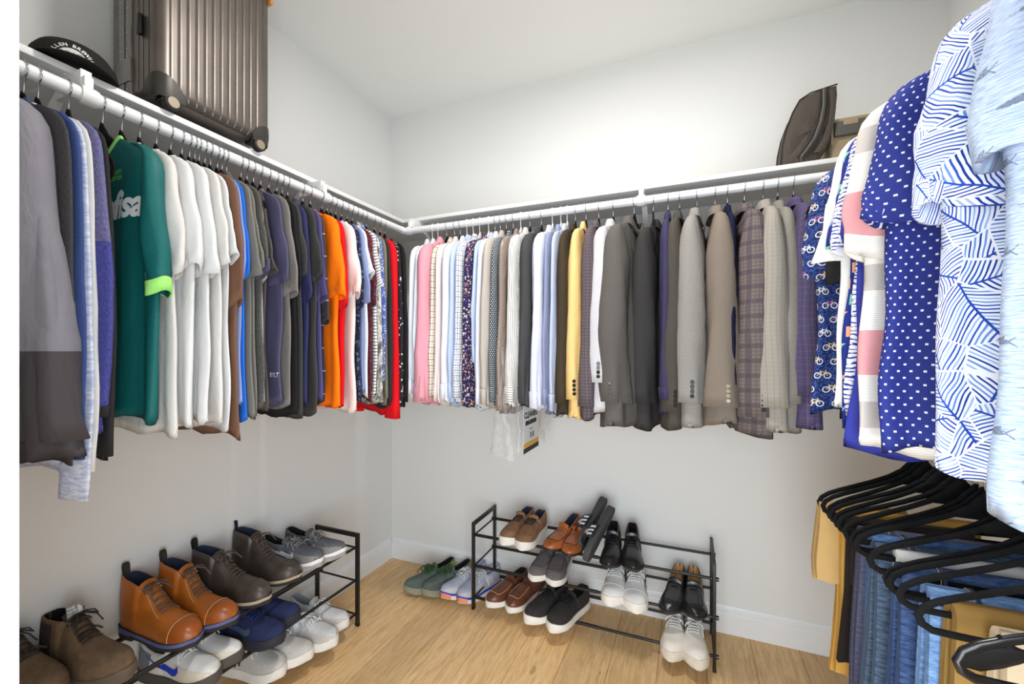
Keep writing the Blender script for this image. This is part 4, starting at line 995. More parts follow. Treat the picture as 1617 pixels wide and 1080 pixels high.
def shoe(name, label, cat, toe, z, ang, style, upper, sole, lining, lace=None, mirror=1, L=0.295, wide=1.0, group=None, pitch=0.0, roll=0.0, tongue=None, swoosh=None, cap=None, cap_s=0.80, foxing=None, loop=None, quarter=None, strap=None, seam=None, eyelet=None, midstripe=None, mess=0, wrap=None, stripes=None, seed=0, bow=True, toerub=None, patch=None):
    st = STY[style]; r = random.Random(sum(map(ord, label)))
    a = math.radians(ang); org = (toe[0] - L * math.cos(a), toe[1] - L * math.sin(a), z)
    t = thing(name, label, cat, org, (roll, pitch, a), group)
    S, G, io = shoe_surface(st, L, wide, mirror)
    nS = len(S); up = []; li = []
    for i in range(nS - 1):
        for k in range(NR - 1):
            q = (i * NR + k, (i + 1) * NR + k, (i + 1) * NR + k + 1, i * NR + k + 1)
            (li if (i <= io and 8 <= k <= 12) else up).append(q)
    up.append(tuple((nS - 1) * NR + k for k in range(NR))[::-1]); up.append(tuple(list(range(9)) + list(range(13, 22))))
    V_ = G.reshape(-1, 3); uvs = np.dstack([np.repeat(S[:, None] * L, NR, 1), np.tile(np.linspace(0, .2, NR), (nS, 1))]).reshape(-1, 2)
    mesh('upper', V_, up, upper, t, True, uvs); mesh('lining', V_ + np.array([0, 0, 0.0004]), li, lining, t, True, uvs)
    # sole
    rows = []; sol = st['sole']; hl = st.get('heel', 0); e = 0.0042 if style not in ('oxford', 'loafer') else 0.0035
    SS = [0.0, 0.012, 0.03, 0.06, 0.10, 0.15, 0.22, 0.27, 0.28, 0.34, 0.42, 0.5, 0.58, 0.66, 0.74, 0.81, 0.87, 0.92, 0.955, 0.98, 1.0]
    for s in SS:
        w = np.interp(s, *HW) * wide + e; cy = mirror * 0.008 * math.sin(PI * min(1, max(0, (s - 0.35) / 0.65))); sp = st['spring'] * max(0, (s - 0.62) / 0.38) ** 2
        hh = hl * (1 - min(1, max(0, (s - 0.18) / 0.30))) if hl else 0
        zt = sol + hh + sp + 0.002 + (0.008 * max(0, (s - 0.85) / 0.15) if style == 'sneaker' else 0); zbm = sp
        if hl and style != 'hiker' and 0.275 < s < 0.6: zbm = sp + hh * 0.98 * (1 if s < 0.45 else 0.5) + (0.002 if s < .5 else 0)
        fl_ = 1.0 + (0.10 if style in ('runner', 'hiker') else 0.02)
        x = s * L + (-0.004 if s == 0 else 0.004 if s == 1 else 0)
        rows.append([(x, cy - w * 0.86, zbm), (x, cy - w * fl_, zbm + 0.005), (x, cy - w * fl_, (zbm + zt) / 2), (x, cy - w, zt), (x, cy, zt), (x, cy + w, zt), (x, cy + w * fl_, (zbm + zt) / 2), (x, cy + w * fl_, zbm + 0.005), (x, cy + w * 0.86, zbm), (x, cy, zbm), (x, cy - w * 0.86, zbm)])
    R = np.array(rows); n_ = R.shape[1]
    caps = [tuple(range(n_ - 1)), tuple((len(SS) - 1) * n_ + k for k in range(n_ - 1))[::-1]]
    grid('sole', R, sole, t, None, smooth=True, sharp=45, extra=caps, flip=True)
    def band(nm, mat, f0, f1, lift, s0=0.0, s1=1.0):
        B = []
        for i, s in enumerate(SS):
            if s < s0 or s > s1: continue
            for_ = []
            B.append([tuple(R[i, 3] * (1 - f) + R[i, 1] * f + np.array([0, -lift, 0])) for f in (f0, f1)])
        C = [[tuple(R[i, 5] * (1 - f) + R[i, 7] * f + np.array([0, lift, 0])) for f in (f0, f1)] for i, s in enumerate(SS) if s0 <= s <= s1][::-1]
        tip = [[tuple(np.array(p) + np.array([lift, 0, 0])) for p in B[-1]]] if s1 >= 1.0 else []
        if tip: grid(nm, np.array(B + tip + C), mat, t, None)
        else: grid(nm, np.array(B), mat, t, None); grid(nm, np.array(C), mat, t, None)
    if foxing: band('sole_band', foxing, 0.02, 0.52, 0.0012)
    if midstripe: band('outsole_edge', midstripe, 0.62, 1.0, 0.0012)
    if toerub: band('toe_bumper', toerub, 0.25, 1.0, 0.0016, 0.90, 1.0)
    s1 = st['s1']
    if tongue:
        hi = st['h']; rise = 0.022 if style != 'boot' else 0.012
        T = []
        for q in np.linspace(0, 1, 7):
            s = s1 + 0.09 - 0.13 * q; p, n = samp(S, G, max(s, s1 + 0.004), 10.5); zz = p[2] + 0.004 + max(0, (q - 0.55)) * rise * 2.2
            w = 0.016 + 0.010 * q; x = s * L if q < 0.6 else (s1 + 0.012 - 0.03 * (q - 0.6)) * L
            T.append([(x, p[1] + c_ * w, zz - 0.006 * c_ * c_ * (0.6 + q)) for c_ in np.linspace(-1, 1, 7)])
        T2 = np.array(T); T3 = np.concatenate([T2, (T2 - np.array([0.004, 0, 0.003]))[::-1]])
        tg = grid('tongue', T3, tongue, t, None)
        if patch:
            c0 = np.array(T[6][3]); c1 = np.array(T[4][3]); 
            patch(t, T2)
    if cap:
        i_s = [s for s in np.linspace(cap_s, 0.992, 7)]; P = np.array([[lay(S, G, s - (0.03 * (1 - abs(k - 10.5) / 10.5) if False else 0), k, 0.0012) for k in np.linspace(0.2, NR - 1.2, 19)] for s in i_s])
        grid('toe_cap', P, cap, t, None, flip=False)
        tube('toe_cap_seam', [lay(S, G, cap_s, k, 0.0015) for k in np.linspace(0.3, NR - 1.3, 15)], 0.0011, seam or cap, t, 5)
    if quarter:      # overlay from the heel to the lacing, each side
        for k0, k1 in ((0.3, 6.6), (NR - 7.6, NR - 1.3)):
            P = np.array([[lay(S, G, s, k, 0.0012) for k in np.linspace(k0, k1, 6)] for s in np.linspace(0.02, 0.24, 7)])
            grid('heel_counter', P, quarter, t, None)
    if wrap:         # mudguard along the front
        for k0, k1 in ((0.1, 4.2), (NR - 5.2, NR - 1.1)):
            P = np.array([[lay(S, G, s, k, 0.0011) for k in np.linspace(k0, k1, 5)] for s in np.linspace(0.55, 0.985, 11)])
            grid('toe_overlay', P, wrap, t, None)
    if stripes:
        for k0, k1 in ((1.0, 6.4), (NR - 7.4, NR - 2.0)):
            for q in range(3):
                s = 0.30 + q * 0.055; P = np.array([[lay(S, G, s + d_ + (0.04 * (kk - k0) / (k1 - k0)) * (1 if k0 < 5 else -1), kk, 0.0013) for d_ in (0, 0.028)] for kk in np.linspace(k0, k1, 6)])
                grid('side_stripe', P, stripes, t, None)
    if swoosh:
        for near in (True, False):
            up_ = [(.09, .66), (.105, .48), (.17, .41), (.28, .43), (.45, .55), (.7, .76), (1, 1.02)]; lo_ = [(.07, .66), (.0, .38), (.05, .12), (.17, .02), (.36, .16), (.66, .56), (1, 0.98)]
            P = np.array([[lay(S, G, 0.64 - (a_[0] * (1 - f) + b_[0] * f) * 0.46, (lambda kk: kk if near else NR - 1.001 - kk)(0.7 + (a_[1] * (1 - f) + b_[1] * f) * 5.0), 0.0018) for f in (0, .33, .67, 1)] for a_, b_ in zip(up_, lo_)])
            grid('swoosh_mark', P, swoosh, t, None)
    if strap:        # penny-loafer saddle strap
        P = np.array([[lay(S, G, s, k, 0.0020) for k in np.linspace(2.0, NR - 3.0, 17)] for s in (0.545, 0.56, 0.60, 0.615)])
        grid('saddle_strap', P, strap, t, None)
    if seam and style in ('loafer', 'slipon'):
        pth = [lay(S, G, s, 5.6, 0.0012) for s in np.linspace(0.54, 0.84, 8)] + [lay(S, G, 0.875, k, 0.0012) for k in np.linspace(6.5, NR - 7.5, 9)] + [lay(S, G, s, NR - 6.6, 0.0012) for s in np.linspace(0.84, 0.54, 8)]
        tube('apron_seam', pth, 0.0013, seam, t, 6)
    if style in ('boot', 'sneaker', 'oxford') and seam:
        for kk in (6.9, NR - 7.9):
            tube('lace_stay_seam', [lay(S, G, s, kk - (1.6 * (s - s1) / 0.3 if kk < 10 else -1.6 * (s - s1) / 0.3), 0.0010) for s in np.linspace(s1 + 0.03, s1 + 0.27, 8)], 0.0009, seam, t, 5)
    if lace:
        mb = MB(); nrow = {'boot': 7, 'hiker': 7, 'oxford': 4}.get(style, 5); sa, sb = s1 + 0.025, s1 + (0.27 if style in ('boot', 'hiker') else 0.21)
        rr = 0.0021
        for q in range(nrow):
            s = sa + (sb - sa) * q / (nrow - 1); ds = 0.022 if q < nrow - 1 else 0.0
            for d_ in ((1, -1) if ds else (0,)):
                mb.tube([lay(S, G, s + ds * d_ * (c_ / 3.4 * 0.5 + 0.0), 10.5 + c_, 0.0034 + 0.002 * (1 - abs(c_) / 3.4)) for c_ in np.linspace(-3.4, 3.4, 9)], rr, 5)
        if bow:
            c0 = np.array(lay(S, G, sa + 0.015, 10.5, 0.008))
            for sg in (1, -1):
                lp = [c0 + np.array([dx, sg * dy, dz]) for dx, dy, dz in ((0, 0, 0), (0.010, 0.014, 0.006), (0.020, 0.030, 0.002), (0.026, 0.036, -0.010), (0.016, 0.030, -0.006), (0.006, 0.012, 0.002), (0, 0, 0.001))]
                mb.tube([tuple(p) for p in lp], rr, 5)
                en = [c0 + np.array([dx, sg * dy, dz]) for dx, dy, dz in ((0, 0, 0.001), (0.018, 0.010, 0.004), (0.036, 0.022 + 0.008 * r.random(), -0.006), (0.052, 0.032, -0.020 - 0.008 * r.random()))]
                mb.tube([tuple(p) for p in en], rr, 5)
        for q in range(mess):
            c0 = np.array(lay(S, G, s1 + 0.02 + 0.22 * r.random(), 10.5 + (r.random() - .5) * 6, 0.004)); d_ = r.random() * 6.28; ln = 0.016 + 0.016 * r.random()
            mb.tube([tuple(c0 + np.array([math.cos(d_ + 1.3 * q2) * ln * q2, math.sin(d_ + 1.3 * q2) * ln * q2, 0.014 * math.sin(PI * q2) + 0.002])) for q2 in np.linspace(0, 1, 5)], 0.0026, 5)
        mb.build('laces', lace, t, True)
    if eyelet:
        for sg, kk in ((1, 7.0), (-1, NR - 8.0)):
            for q in range(2):
                p = lay(S, G, s1 + 0.035 + 0.03 * q, kk, 0.002); mb = MB(); mb.tube([(p[0], p[1] - 0.004 * sg, p[2]), (p[0], p[1] + 0.002 * sg, p[2] + 0.002)], 0.0042, 8); mb.build('eyelet', eyelet, t, True, 40)
    if loop:
        zt = G[0, 7, 2]
        tube('pull_loop', [(0.004, 0, zt - 0.022), (-0.004, 0, zt + 0.0), (-0.008, 0, zt + 0.022), (-0.004, 0, zt + 0.034), (0.004, 0, zt + 0.030), (0.006, 0, zt + 0.01), (0.007, 0, zt - 0.015)], (0.0013, 0.0085), loop, t, 8, binormal=(0, 1, 0))
    return t

def M_(nm, rgb, rough=0.6, **k): return plain(nm, rgb, rough, **k)
RUBW = M_('white_rubber', (234, 231, 224), 0.6, var=0.05); RUBD = M_('worn_white_rubber', (214, 205, 190), 0.7, var=0.12, scale=30); LINB = M_('navy_lining', (44, 54, 78), 0.9); LINK = M_('black_lining', (24, 24, 26), 0.9); LINT = M_('tan_insole', (206, 160, 104), 0.7)
TANL = M_('tan_burnished_leather', (168, 92, 44), 0.36, spec=0.5, var=0.35, scale=14); BRNL = M_('brown_pullup_leather', (106, 60, 42), 0.34, spec=0.5, var=0.28, scale=18); ORBL = M_('orange_brown_leather', (176, 98, 32), 0.40, spec=0.5, var=0.22, scale=16); CAPL = M_('burnished_cap_leather', (156, 82, 30), 0.36, spec=0.5, var=0.25, scale=16)
DKBL = M_('dark_brown_grey_leather', (70, 61, 55), 0.40, spec=0.5, var=0.3, scale=22); BLKL = M_('black_leather', (30, 30, 31), 0.30, spec=0.55, var=0.25, scale=18); SUED = M_('grey_suede', (112, 105, 104), 0.95, var=0.15, scale=60); BRSU = M_('brown_nubuck', (142, 104, 74), 0.8, var=0.2, scale=40)
BLKS = M_('black_canvas', (46, 43, 42), 0.9, var=0.2, scale=70); WHL = M_('white_leather', (228, 226, 222), 0.55, var=0.05); WHLW = M_('worn_white_leather', (222, 214, 203), 0.6, var=0.08); LACB = M_('black_lace', (26, 26, 28), 0.85); LACBR = M_('brown_lace', (98, 84, 76), 0.85); LACW = M_('white_lace', (226, 226, 224), 0.85); LACDB = M_('dark_brown_lace', (58, 50, 46), 0.85)
BLUS = M_('blue_midsole', (92, 100, 150), 0.6); DKR = M_('dark_rubber', (46, 43, 42), 0.7); HIKS = M_('brown_suede', (116, 94, 72), 0.95, var=0.22, scale=50); HIKD = M_('dark_brown_mesh', (62, 52, 45), 0.95, var=0.25, scale=120)
GRM = M_('blue_grey_mesh', (98, 102, 108), 0.85, var=0.3, scale=160); GRO = M_('grey_overlay', (138, 134, 130), 0.6); NVM = M_('navy_knit', (38, 46, 84), 0.9, var=0.3, scale=200); NVO = M_('royal_overlay', (34, 54, 122), 0.7); GYK = M_('pale_grey_knit', (196, 192, 186), 0.9, var=0.12, scale=180); WGM = M_('white_grey_mesh', (206, 206, 206), 0.85, var=0.12, scale=140)
GRNM = M_('grey_green_mesh', (98, 108, 102), 0.85, var=0.25, scale=90); GRNL = M_('green_lace', (70, 96, 58), 0.9, var=0.4, scale=60); LAVM = M_('lavender_grey_mesh', (184, 188, 206), 0.85, var=0.15, scale=140); BLU = M_('royal_blue_foam', (38, 56, 196), 0.6); COR = M_('coral_rubber', (240, 150, 116), 0.6); BLUM = M_('royal_blue_mark', (28, 62, 190), 0.5); YELG = M_('yellow_green_overlay', (190, 196, 40), 0.6); EYE = M_('brass_eyelet', (190, 170, 130), 0.3, metal=1.0); TANS = M_('tan_thread', (206, 170, 120), 0.8)
BRS = M_('brown_thread', (78, 44, 30), 0.8); BLM = M_('black_mark', (26, 26, 28), 0.6); WHM = M_('white_mark', (236, 236, 238), 0.5)

def pair(name, desc, cat, toes, z, angs, style, tail=('left of pair', 'right of pair'), **k):
    for i, (tp, an) in enumerate(zip(toes, angs)):
        shoe(name, desc + ', ' + tail[i], cat, tp, z, an, style, mirror=(1 if i == 0 else -1) * k.get('mm', 1), group='pair: ' + desc, **{q: v for q, v in k.items() if q != 'mm'})
NF = ('nearer the doorway', 'nearer the corner')
T1, T2, T3 = 0.3725, 0.2175, 0.0595
# back rack, top tier
pair('sneaker', 'brown nubuck sneaker with white sole on the top tier', 'shoe', [(0.918, -0.355), (1.018, -0.372)], T1, [-97, -91], 'sneaker', upper=BRSU, sole=RUBW, lining=LINB, lace=LACDB, tongue=BRSU, seam=BRS, bow=False)
pair('penny_loafer', 'tan leather penny loafer on the top tier', 'shoe', [(1.126, -0.335), (1.228, -0.350)], T1, [-104, -96], 'loafer', upper=TANL, sole=BLKL, lining=LINB, strap=TANL, seam=BRS, tongue=TANL)
pair('oxford_shoe', 'black leather lace-up dress shoe on the top tier', 'shoe', [(1.412, -0.385), (1.514, -0.372)], T1, [-86, -82], 'oxford', upper=BLKL, sole=DKR, lining=LINK, lace=LACB, tongue=BLKL, seam=LACB)
# middle tier
pair('slip_on_shoe', 'grey suede slip-on with white sole on the middle tier', 'shoe', [(1.060, -0.330), (1.160, -0.335)], T2, [-92, -86], 'slipon', upper=SUED, sole=RUBW, lining=SUED, seam=M_('grey_thread', (84, 78, 78), 0.9), tongue=SUED, strap=M_('dark_grey_suede', (94, 92, 98), 0.95, var=0.12, scale=60))
pair('sneaker', 'white leather trainer with black swoosh on the middle tier', 'shoe', [(1.418, -0.385), (1.526, -0.395)], T2, [-90, -85], 'sneaker', upper=WHL, sole=RUBW, lining=WHL, lace=LACW, tongue=WHL, swoosh=BLM, seam=LACW, cap=WHL, wide=1.06)
pair('loafer', 'black leather slip-on dress shoe with tan insole on the middle tier', 'shoe', [(1.640, -0.352), (1.752, -0.350)], T2, [-99, -88], 'loafer', upper=BLKL, sole=DKR, lining=LINT, tongue=BLKL, seam=LACB)
# bottom tier
pair('loafer', 'brown leather loafer with white sole on the bottom tier', 'shoe', [(0.838, -0.350), (0.948, -0.352)], T3, [-107, -104], 'slipon', upper=BRNL, sole=RUBW, lining=LINK, seam=TANS, tongue=BRNL)
pair('sneaker', 'black canvas sneaker with thick white sole on the bottom tier', 'shoe', [(1.050, -0.392), (1.170, -0.408)], T3, [-111, -108], 'sneaker', upper=BLKS, sole=RUBW, lining=LINK, lace=LACB, tongue=BLKS, seam=LACB, wide=1.05)
pair('sneaker', 'worn white leather sneaker on the bottom tier', 'shoe', [(1.655, -0.395), (1.758, -0.402)], T3, [-93, -86], 'sneaker', upper=WHLW, sole=RUBD, lining=LINK, lace=LACW, tongue=WHL, seam=RUBD, eyelet=M_('steel_eyelet', (150, 150, 152), 0.3, metal=1.0))
# on the floor beside it
pair('running_shoe', 'grey-green running shoe with green laces on the floor', 'shoe', [(0.345, -0.330), (0.452, -0.318)], 0.001, [-118, -116], 'runner', upper=GRNM, sole=M_('muddy_rubber', (150, 150, 128), 0.8, var=0.2), lining=LINK, lace=GRNL, tongue=GRNM, mess=26, wrap=M_('green_grey_overlay', (84, 96, 92), 0.7), quarter=YELG, stripes=M_('dark_navy_stripe', (44, 48, 66), 0.6), L=0.30)
pair('running_shoe', 'white and lavender running shoe with royal blue sole band on the floor', 'shoe', [(0.552, -0.300), (0.655, -0.305)], 0.001, [-112, -108], 'runner', upper=LAVM, sole=RUBW, lining=LAVM, lace=LACW, tongue=LAVM, foxing=BLU, toerub=COR, stripes=WHM, wrap=M_('pale_grey_overlay', (206, 204, 204), 0.7), mess=4)
# rack on the left wall, top tier
def nf_patch(t, T):
    c = T[5, 3]; d = T[6, 3] - T[4, 3]; d = d / np.linalg.norm(d); y = np.array([0, 1.0, 0]); n = np.cross(y, d); n = n / np.linalg.norm(n)
    if n[0] < 0: n = -n
    def to(px, py, l=0.004): return tuple(c + y * px + d * py + n * l)
    G = np.array([[to(a, b_, 0.0035) for a in (-0.020, 0, 0.020)] for b_ in (-0.018, 0, 0.018)]); grid('tongue_label', G, M_('grey_label', (140, 146, 148), 0.7), t, None)
    lab = MB()
    for i, w in enumerate(('THE', 'NORTH', 'FACE')):
        v, f = glyphs(w, 0.0098, 0, 1.0, 0.0003); wd_ = max(p[0] for p in v) - min(p[0] for p in v); sft = -0.018 + wd_ / 2
        lab.add([to(x + sft, y_ + 0.010 - i * 0.0095, 0.0045) for x, y_ in v], f)
    q = 24; arc = [(0.006 + 0.011 * math.cos(a), -0.010 + 0.022 * math.sin(a)) for a in np.linspace(0, PI / 2, q)] + [(0.006, -0.010)]
    lab.add([to(px, py, 0.0045) for px, py in arc], [tuple(range(len(arc)))])
    lab.build('label_lettering', WHM, t)
pair('hiking_boot', 'brown suede hiking boot on the top tier', 'boot', [(0.246, -1.630), (0.300, -1.505)], T1, [6, 9], 'hiker', tail=NF, upper=HIKS, sole=M_('taupe_tread', (104, 92, 80), 0.8, var=0.2), lining=LINK, lace=LACDB, tongue=HIKD, quarter=HIKD, wrap=HIKS, eyelet=EYE, patch=nf_patch, mess=3, L=0.305, wide=1.05)
pair('ankle_boot', 'orange-brown cap-toe ankle boot with blue-edged sole on the top tier', 'boot', [(0.322, -1.345), (0.330, -1.228)], T1, [6, 9], 'boot', tail=NF, upper=ORBL, sole=DKR, lining=LINB, lace=LACBR, tongue=ORBL, cap=CAPL, seam=TANS, eyelet=EYE, loop=LACDB, foxing=BLUS, L=0.305, wide=1.05)
pair('ankle_boot', 'dark grey-brown ankle boot with pale welt on the top tier', 'boot', [(0.325, -1.100), (0.300, -0.948)], T1, [14, 10], 'boot', tail=NF, upper=DKBL, sole=DKR, lining=LINB, lace=LACBR, tongue=DKBL, cap=DKBL, seam=LACDB, eyelet=EYE, loop=LACB, foxing=M_('pale_welt', (176, 160, 136), 0.7), L=0.305, wide=1.03)
pair('running_shoe', 'blue-grey trainer with white swoosh on the top tier', 'shoe', [(0.310, -0.850), (0.330, -0.742)], T1, [6, 8], 'runner', tail=NF, upper=GRM, sole=M_('grey_white_sole', (168, 164, 162), 0.6, var=0.2), lining=LINK, lace=M_('grey_lace', (150, 146, 140), 0.85), tongue=GRM, swoosh=WHM, wrap=GRO, foxing=WHM, mess=4, L=0.30)
# middle tier
pair('running_shoe', 'white trainer with royal blue swoosh on the middle tier', 'shoe', [(0.345, -1.300), (0.318, -1.205)], T2, [8, 9], 'runner', tail=NF, upper=WHL, sole=M_('charcoal_sole', (84, 80, 76), 0.7), lining=M_('grey_lining', (150, 154, 160), 0.9), lace=LACW, tongue=WHL, swoosh=BLUM, wrap=M_('cream_overlay', (220, 210, 194), 0.6), quarter=M_('blue_grey_counter', (120, 126, 140), 0.7), mess=3, L=0.30)
pair('running_shoe', 'navy knit trainer on the middle tier', 'shoe', [(0.372, -1.085), (0.320, -0.972)], T2, [8, 8], 'runner', tail=NF, upper=NVM, sole=M_('navy_black_sole', (44, 44, 54), 0.7), lining=LINK, lace=NVO, tongue=NVM, wrap=NVM, swoosh=M_('slate_swoosh', (78, 90, 116), 0.6), quarter=NVO, bow=False)
# bottom tier
pair('running_shoe', 'pale grey knit trainer with black stripes on the bottom tier', 'shoe', [(0.330, -1.045), (0.352, -0.938)], T3, [8, 9], 'runner', tail=NF, upper=GYK, sole=RUBW, lining=M_('grey_lining', (150, 154, 160), 0.9), lace=LACW, tongue=GYK, stripes=BLM, mess=4)
pair('running_shoe', 'white and grey mesh trainer with loose laces on the bottom tier', 'shoe', [(0.385, -0.845), (0.340, -0.735)], T3, [6, 6], 'runner', tail=NF, upper=WGM, sole=RUBW, lining=M_('grey_lining', (150, 154, 160), 0.9), lace=LACW, tongue=WGM, wrap=M_('warm_grey_overlay', (196, 190, 182), 0.7), mess=5)

# sandals standing on edge between the loafers and the dress shoes
def slide(loc, rot, label):
    t = thing('slide_sandal', label, 'sandal', loc, rot, 'pair: black slide sandals')
    L = 0.285; SSS = [0, .02, .05, .1, .18, .3, .42, .55, .68, .78, .87, .93, .97, 1.0]; R = []
    for s in SSS:
        w = np.interp(s, *HW) * 1.06 + 0.003; cy = 0.006 * math.sin(PI * min(1, max(0, (s - .35) / .65))); x = s * L; zt = 0.026 + 0.006 * (1 - s)
        R.append([(x, cy - w * .9, 0), (x, cy - w, .006), (x, cy - w, zt - .004), (x, cy - w * .92, zt), (x, cy, zt - .003), (x, cy + w * .92, zt), (x, cy + w, zt - .004), (x, cy + w, .006), (x, cy + w * .9, 0), (x, cy, 0), (x, cy - w * .9, 0)])
    R = np.array(R); n_ = 11
    grid('sole', R, M_('dark_grey_foam', (72, 72, 74), 0.85, var=0.08), t, None, sharp=50, flip=True, extra=[tuple(range(10)), tuple((len(SSS) - 1) * n_ + k for k in range(10))[::-1]])
    A = np.linspace(0, PI, 15); B = []
    def arch(s, a, l): 
        w = np.interp(s, *HW) * 1.06 + 0.004; return (s * L + 0.012 * math.sin(a), 0.005 - (w + l) * math.cos(a), 0.014 + (0.052 + l) * math.sin(a) ** 0.8)
    B = np.array([[arch(s, a, l) for a in A] for s, l in ((0.46, 0), (0.50, .002), (0.60, .002), (0.70, .001), (0.73, 0), (0.72, -.003), (0.60, -.003), (0.47, -.003), (0.46, 0))])
    grid('strap', B, M_('black_strap', (34, 34, 36), 0.6), t, None)
    for q in range(3):
        s = 0.500 + q * 0.075
        P = np.array([[arch(s, a, 0.0035), arch(s + 0.040, a, 0.0035)] for a in np.linspace(0.15, 1.05, 7)]); grid('white_stripe', P, WHM, t, None)
        P = np.array([[arch(s, a, 0.0035), arch(s + 0.040, a, 0.0035)] for a in np.linspace(PI - 0.6, PI - 0.15, 5)]); grid('white_stripe', P, WHM, t, None)
    v, f = glyphs('adidas', 0.040, 0, 1.0, 0.0012)
    out = []
    for x, y in v: out.append(arch(0.60 - y / L, PI * 0.60 + x / 0.068, 0.004))
    mesh('lettering', out, f, WHM, t, False)
    return t
def slide_pose(toe, heel, side):
    d = (Vector(heel) - Vector(toe)); L = d.length; x = -d.normalized(); up = Vector(side); up = (up - x * up.dot(x)).normalized(); y = up.cross(x)
    m = Matrix((x, y, up)).transposed(); return Vector(heel), m.to_euler()
l_, r_ = slide_pose((1.325, -0.350, 0.388), (1.402, -0.140, 0.540), (-0.90, 0.22, 0.30)); slide(l_, r_, 'black slide sandal on edge with sole turned towards the dress shoes')
l_, r_ = slide_pose((1.280, -0.262, 0.400), (1.352, -0.062, 0.552), (-0.90, 0.22, 0.30)); slide(l_, r_, 'second black slide sandal, tucked behind beside the tan loafers')

# ------------------------------------------------------------------ suitcase on the left shelf
PEW = plain('pewter_shell', (112, 104, 98), 0.36, 0.5, 0.75, var=0.10, scale=9); PED = plain('dark_pewter', (66, 64, 60), 0.42, 0.5, 0.6); PEF = plain('satin_frame', (134, 132, 128), 0.35, 0.5, 0.8); BRZ = plain('bronze_wheel', (150, 136, 116), 0.4, 0.5, 0.2)
ZS = SZ + 0.018
cx0, cx1, cy0, cy1 = 0.112, 0.352, -1.462, -1.112; zb, ztop = ZS + 0.030, ZS + 0.585
t = thing('suitcase', 'ribbed grey hard-shell cabin suitcase standing on the shelf', 'suitcase', ((cx0 + cx1) / 2, (cy0 + cy1) / 2, ZS))
hx, hy = (cx1 - cx0) / 2, (cy1 - cy0) / 2; rr = 0.026
def plan():
    pts = []
    def rib(u, L, amp=0.0022):
        w = 0.024; k = ((u + w / 2) % w) / w
        return -amp * max(0, 1 - abs(k - 0.5) * 2 / 0.26) if abs(u) < L - 0.004 else 0
    for side in range(4):
        L = (hy if side % 2 == 0 else hx) - rr; N = int(L * 2 / 0.0024) if side % 2 == 0 else 16
        for u in np.linspace(-L, L, N + 1):
            o = rib(u, L) if side % 2 == 0 else 0
            pts.append([(hx + o, u), (-u, hy + o), (-hx - o, -u), (u, -hy - o)][side])
        c = [(hx - rr, hy - rr), (-hx + rr, hy - rr), (-hx + rr, -hy + rr), (hx - rr, -hy + rr)][side]
        for a in np.linspace(0, PI / 2, 7)[1:-1]: pts.append((c[0] + rr * math.cos(a + side * PI / 2), c[1] + rr * math.sin(a + side * PI / 2)))
    return np.array(pts)
PL = plan(); PL = np.vstack([PL, PL[:1]]); lv = []
for ins, zz in ((0.030, 0.0), (0.018, 0.003), (0.008, 0.010), (0.002, 0.020), (0.0, 0.032)): lv.append((ins, zb - ZS + zz))
lv += [(0, q) for q in np.linspace(zb - ZS + 0.06, ztop - ZS - 0.03, 8)] + [(0.003, ztop - ZS - 0.015), (0.012, ztop - ZS - 0.004), (0.03, ztop - ZS)]
P = np.array([[(p[0] * (1 - ins / hx), p[1] * (1 - ins / hy), zz) for p in PL] for ins, zz in lv])
nP = len(PL); grid('shell', P, PEW, t, None, sharp=30, extra=[tuple(range(nP - 1))[::-1], tuple((len(lv) - 1) * nP + k for k in range(nP - 1))])
for sy in (-1, 1):
    for xa, xb in ((-0.030, -0.004), (0.004, 0.030)):
        box('frame_rail', (xa - 0.03, sy * hy - 0.006, zb - ZS + 0.012), (xb - 0.03, sy * hy + 0.006, ztop - ZS - 0.012), PEF, t, 0.003)
    rv = MB()
    for q in range(22):
        for xo in (-0.017, 0.017):
            z = zb - ZS + 0.035 + q * 0.0235; y = sy * (hy + 0.006); vs, fs = sweep([(xo - 0.03, y, z), (xo - 0.03, y + sy * 0.0018, z)], 0.0026, 8); rv.add(vs, fs)
    rv.build('rivets', plain('bright_rivet', (200, 196, 186), 0.25, 0.5, 0.9), t, True, 40)['kind'] = 'stuff'
    box('hinge_plate', (-0.062, sy * hy - 0.004 if sy > 0 else -hy - 0.009, zb - ZS + 0.055), (0.002, hy + 0.009 if sy > 0 else -hy + 0.004, zb - ZS + 0.125), PEF, t, 0.002)
    box('latch', (0.040, min(sy * hy, sy * (hy + 0.014)), zb - ZS + 0.175), (0.058, max(sy * hy, sy * (hy + 0.014)), zb - ZS + 0.235), BLKP, t, 0.005, 3)
    for q in range(3):
        x = 0.030 + q * 0.022 if q < 2 else 0.078
        box('side_groove', (x, min(sy * (hy - 0.002), sy * (hy + 0.0008)), zb - ZS + 0.03), (x + 0.002, max(sy * (hy - 0.002), sy * (hy + 0.0008)), ztop - ZS - 0.03), PED, t)
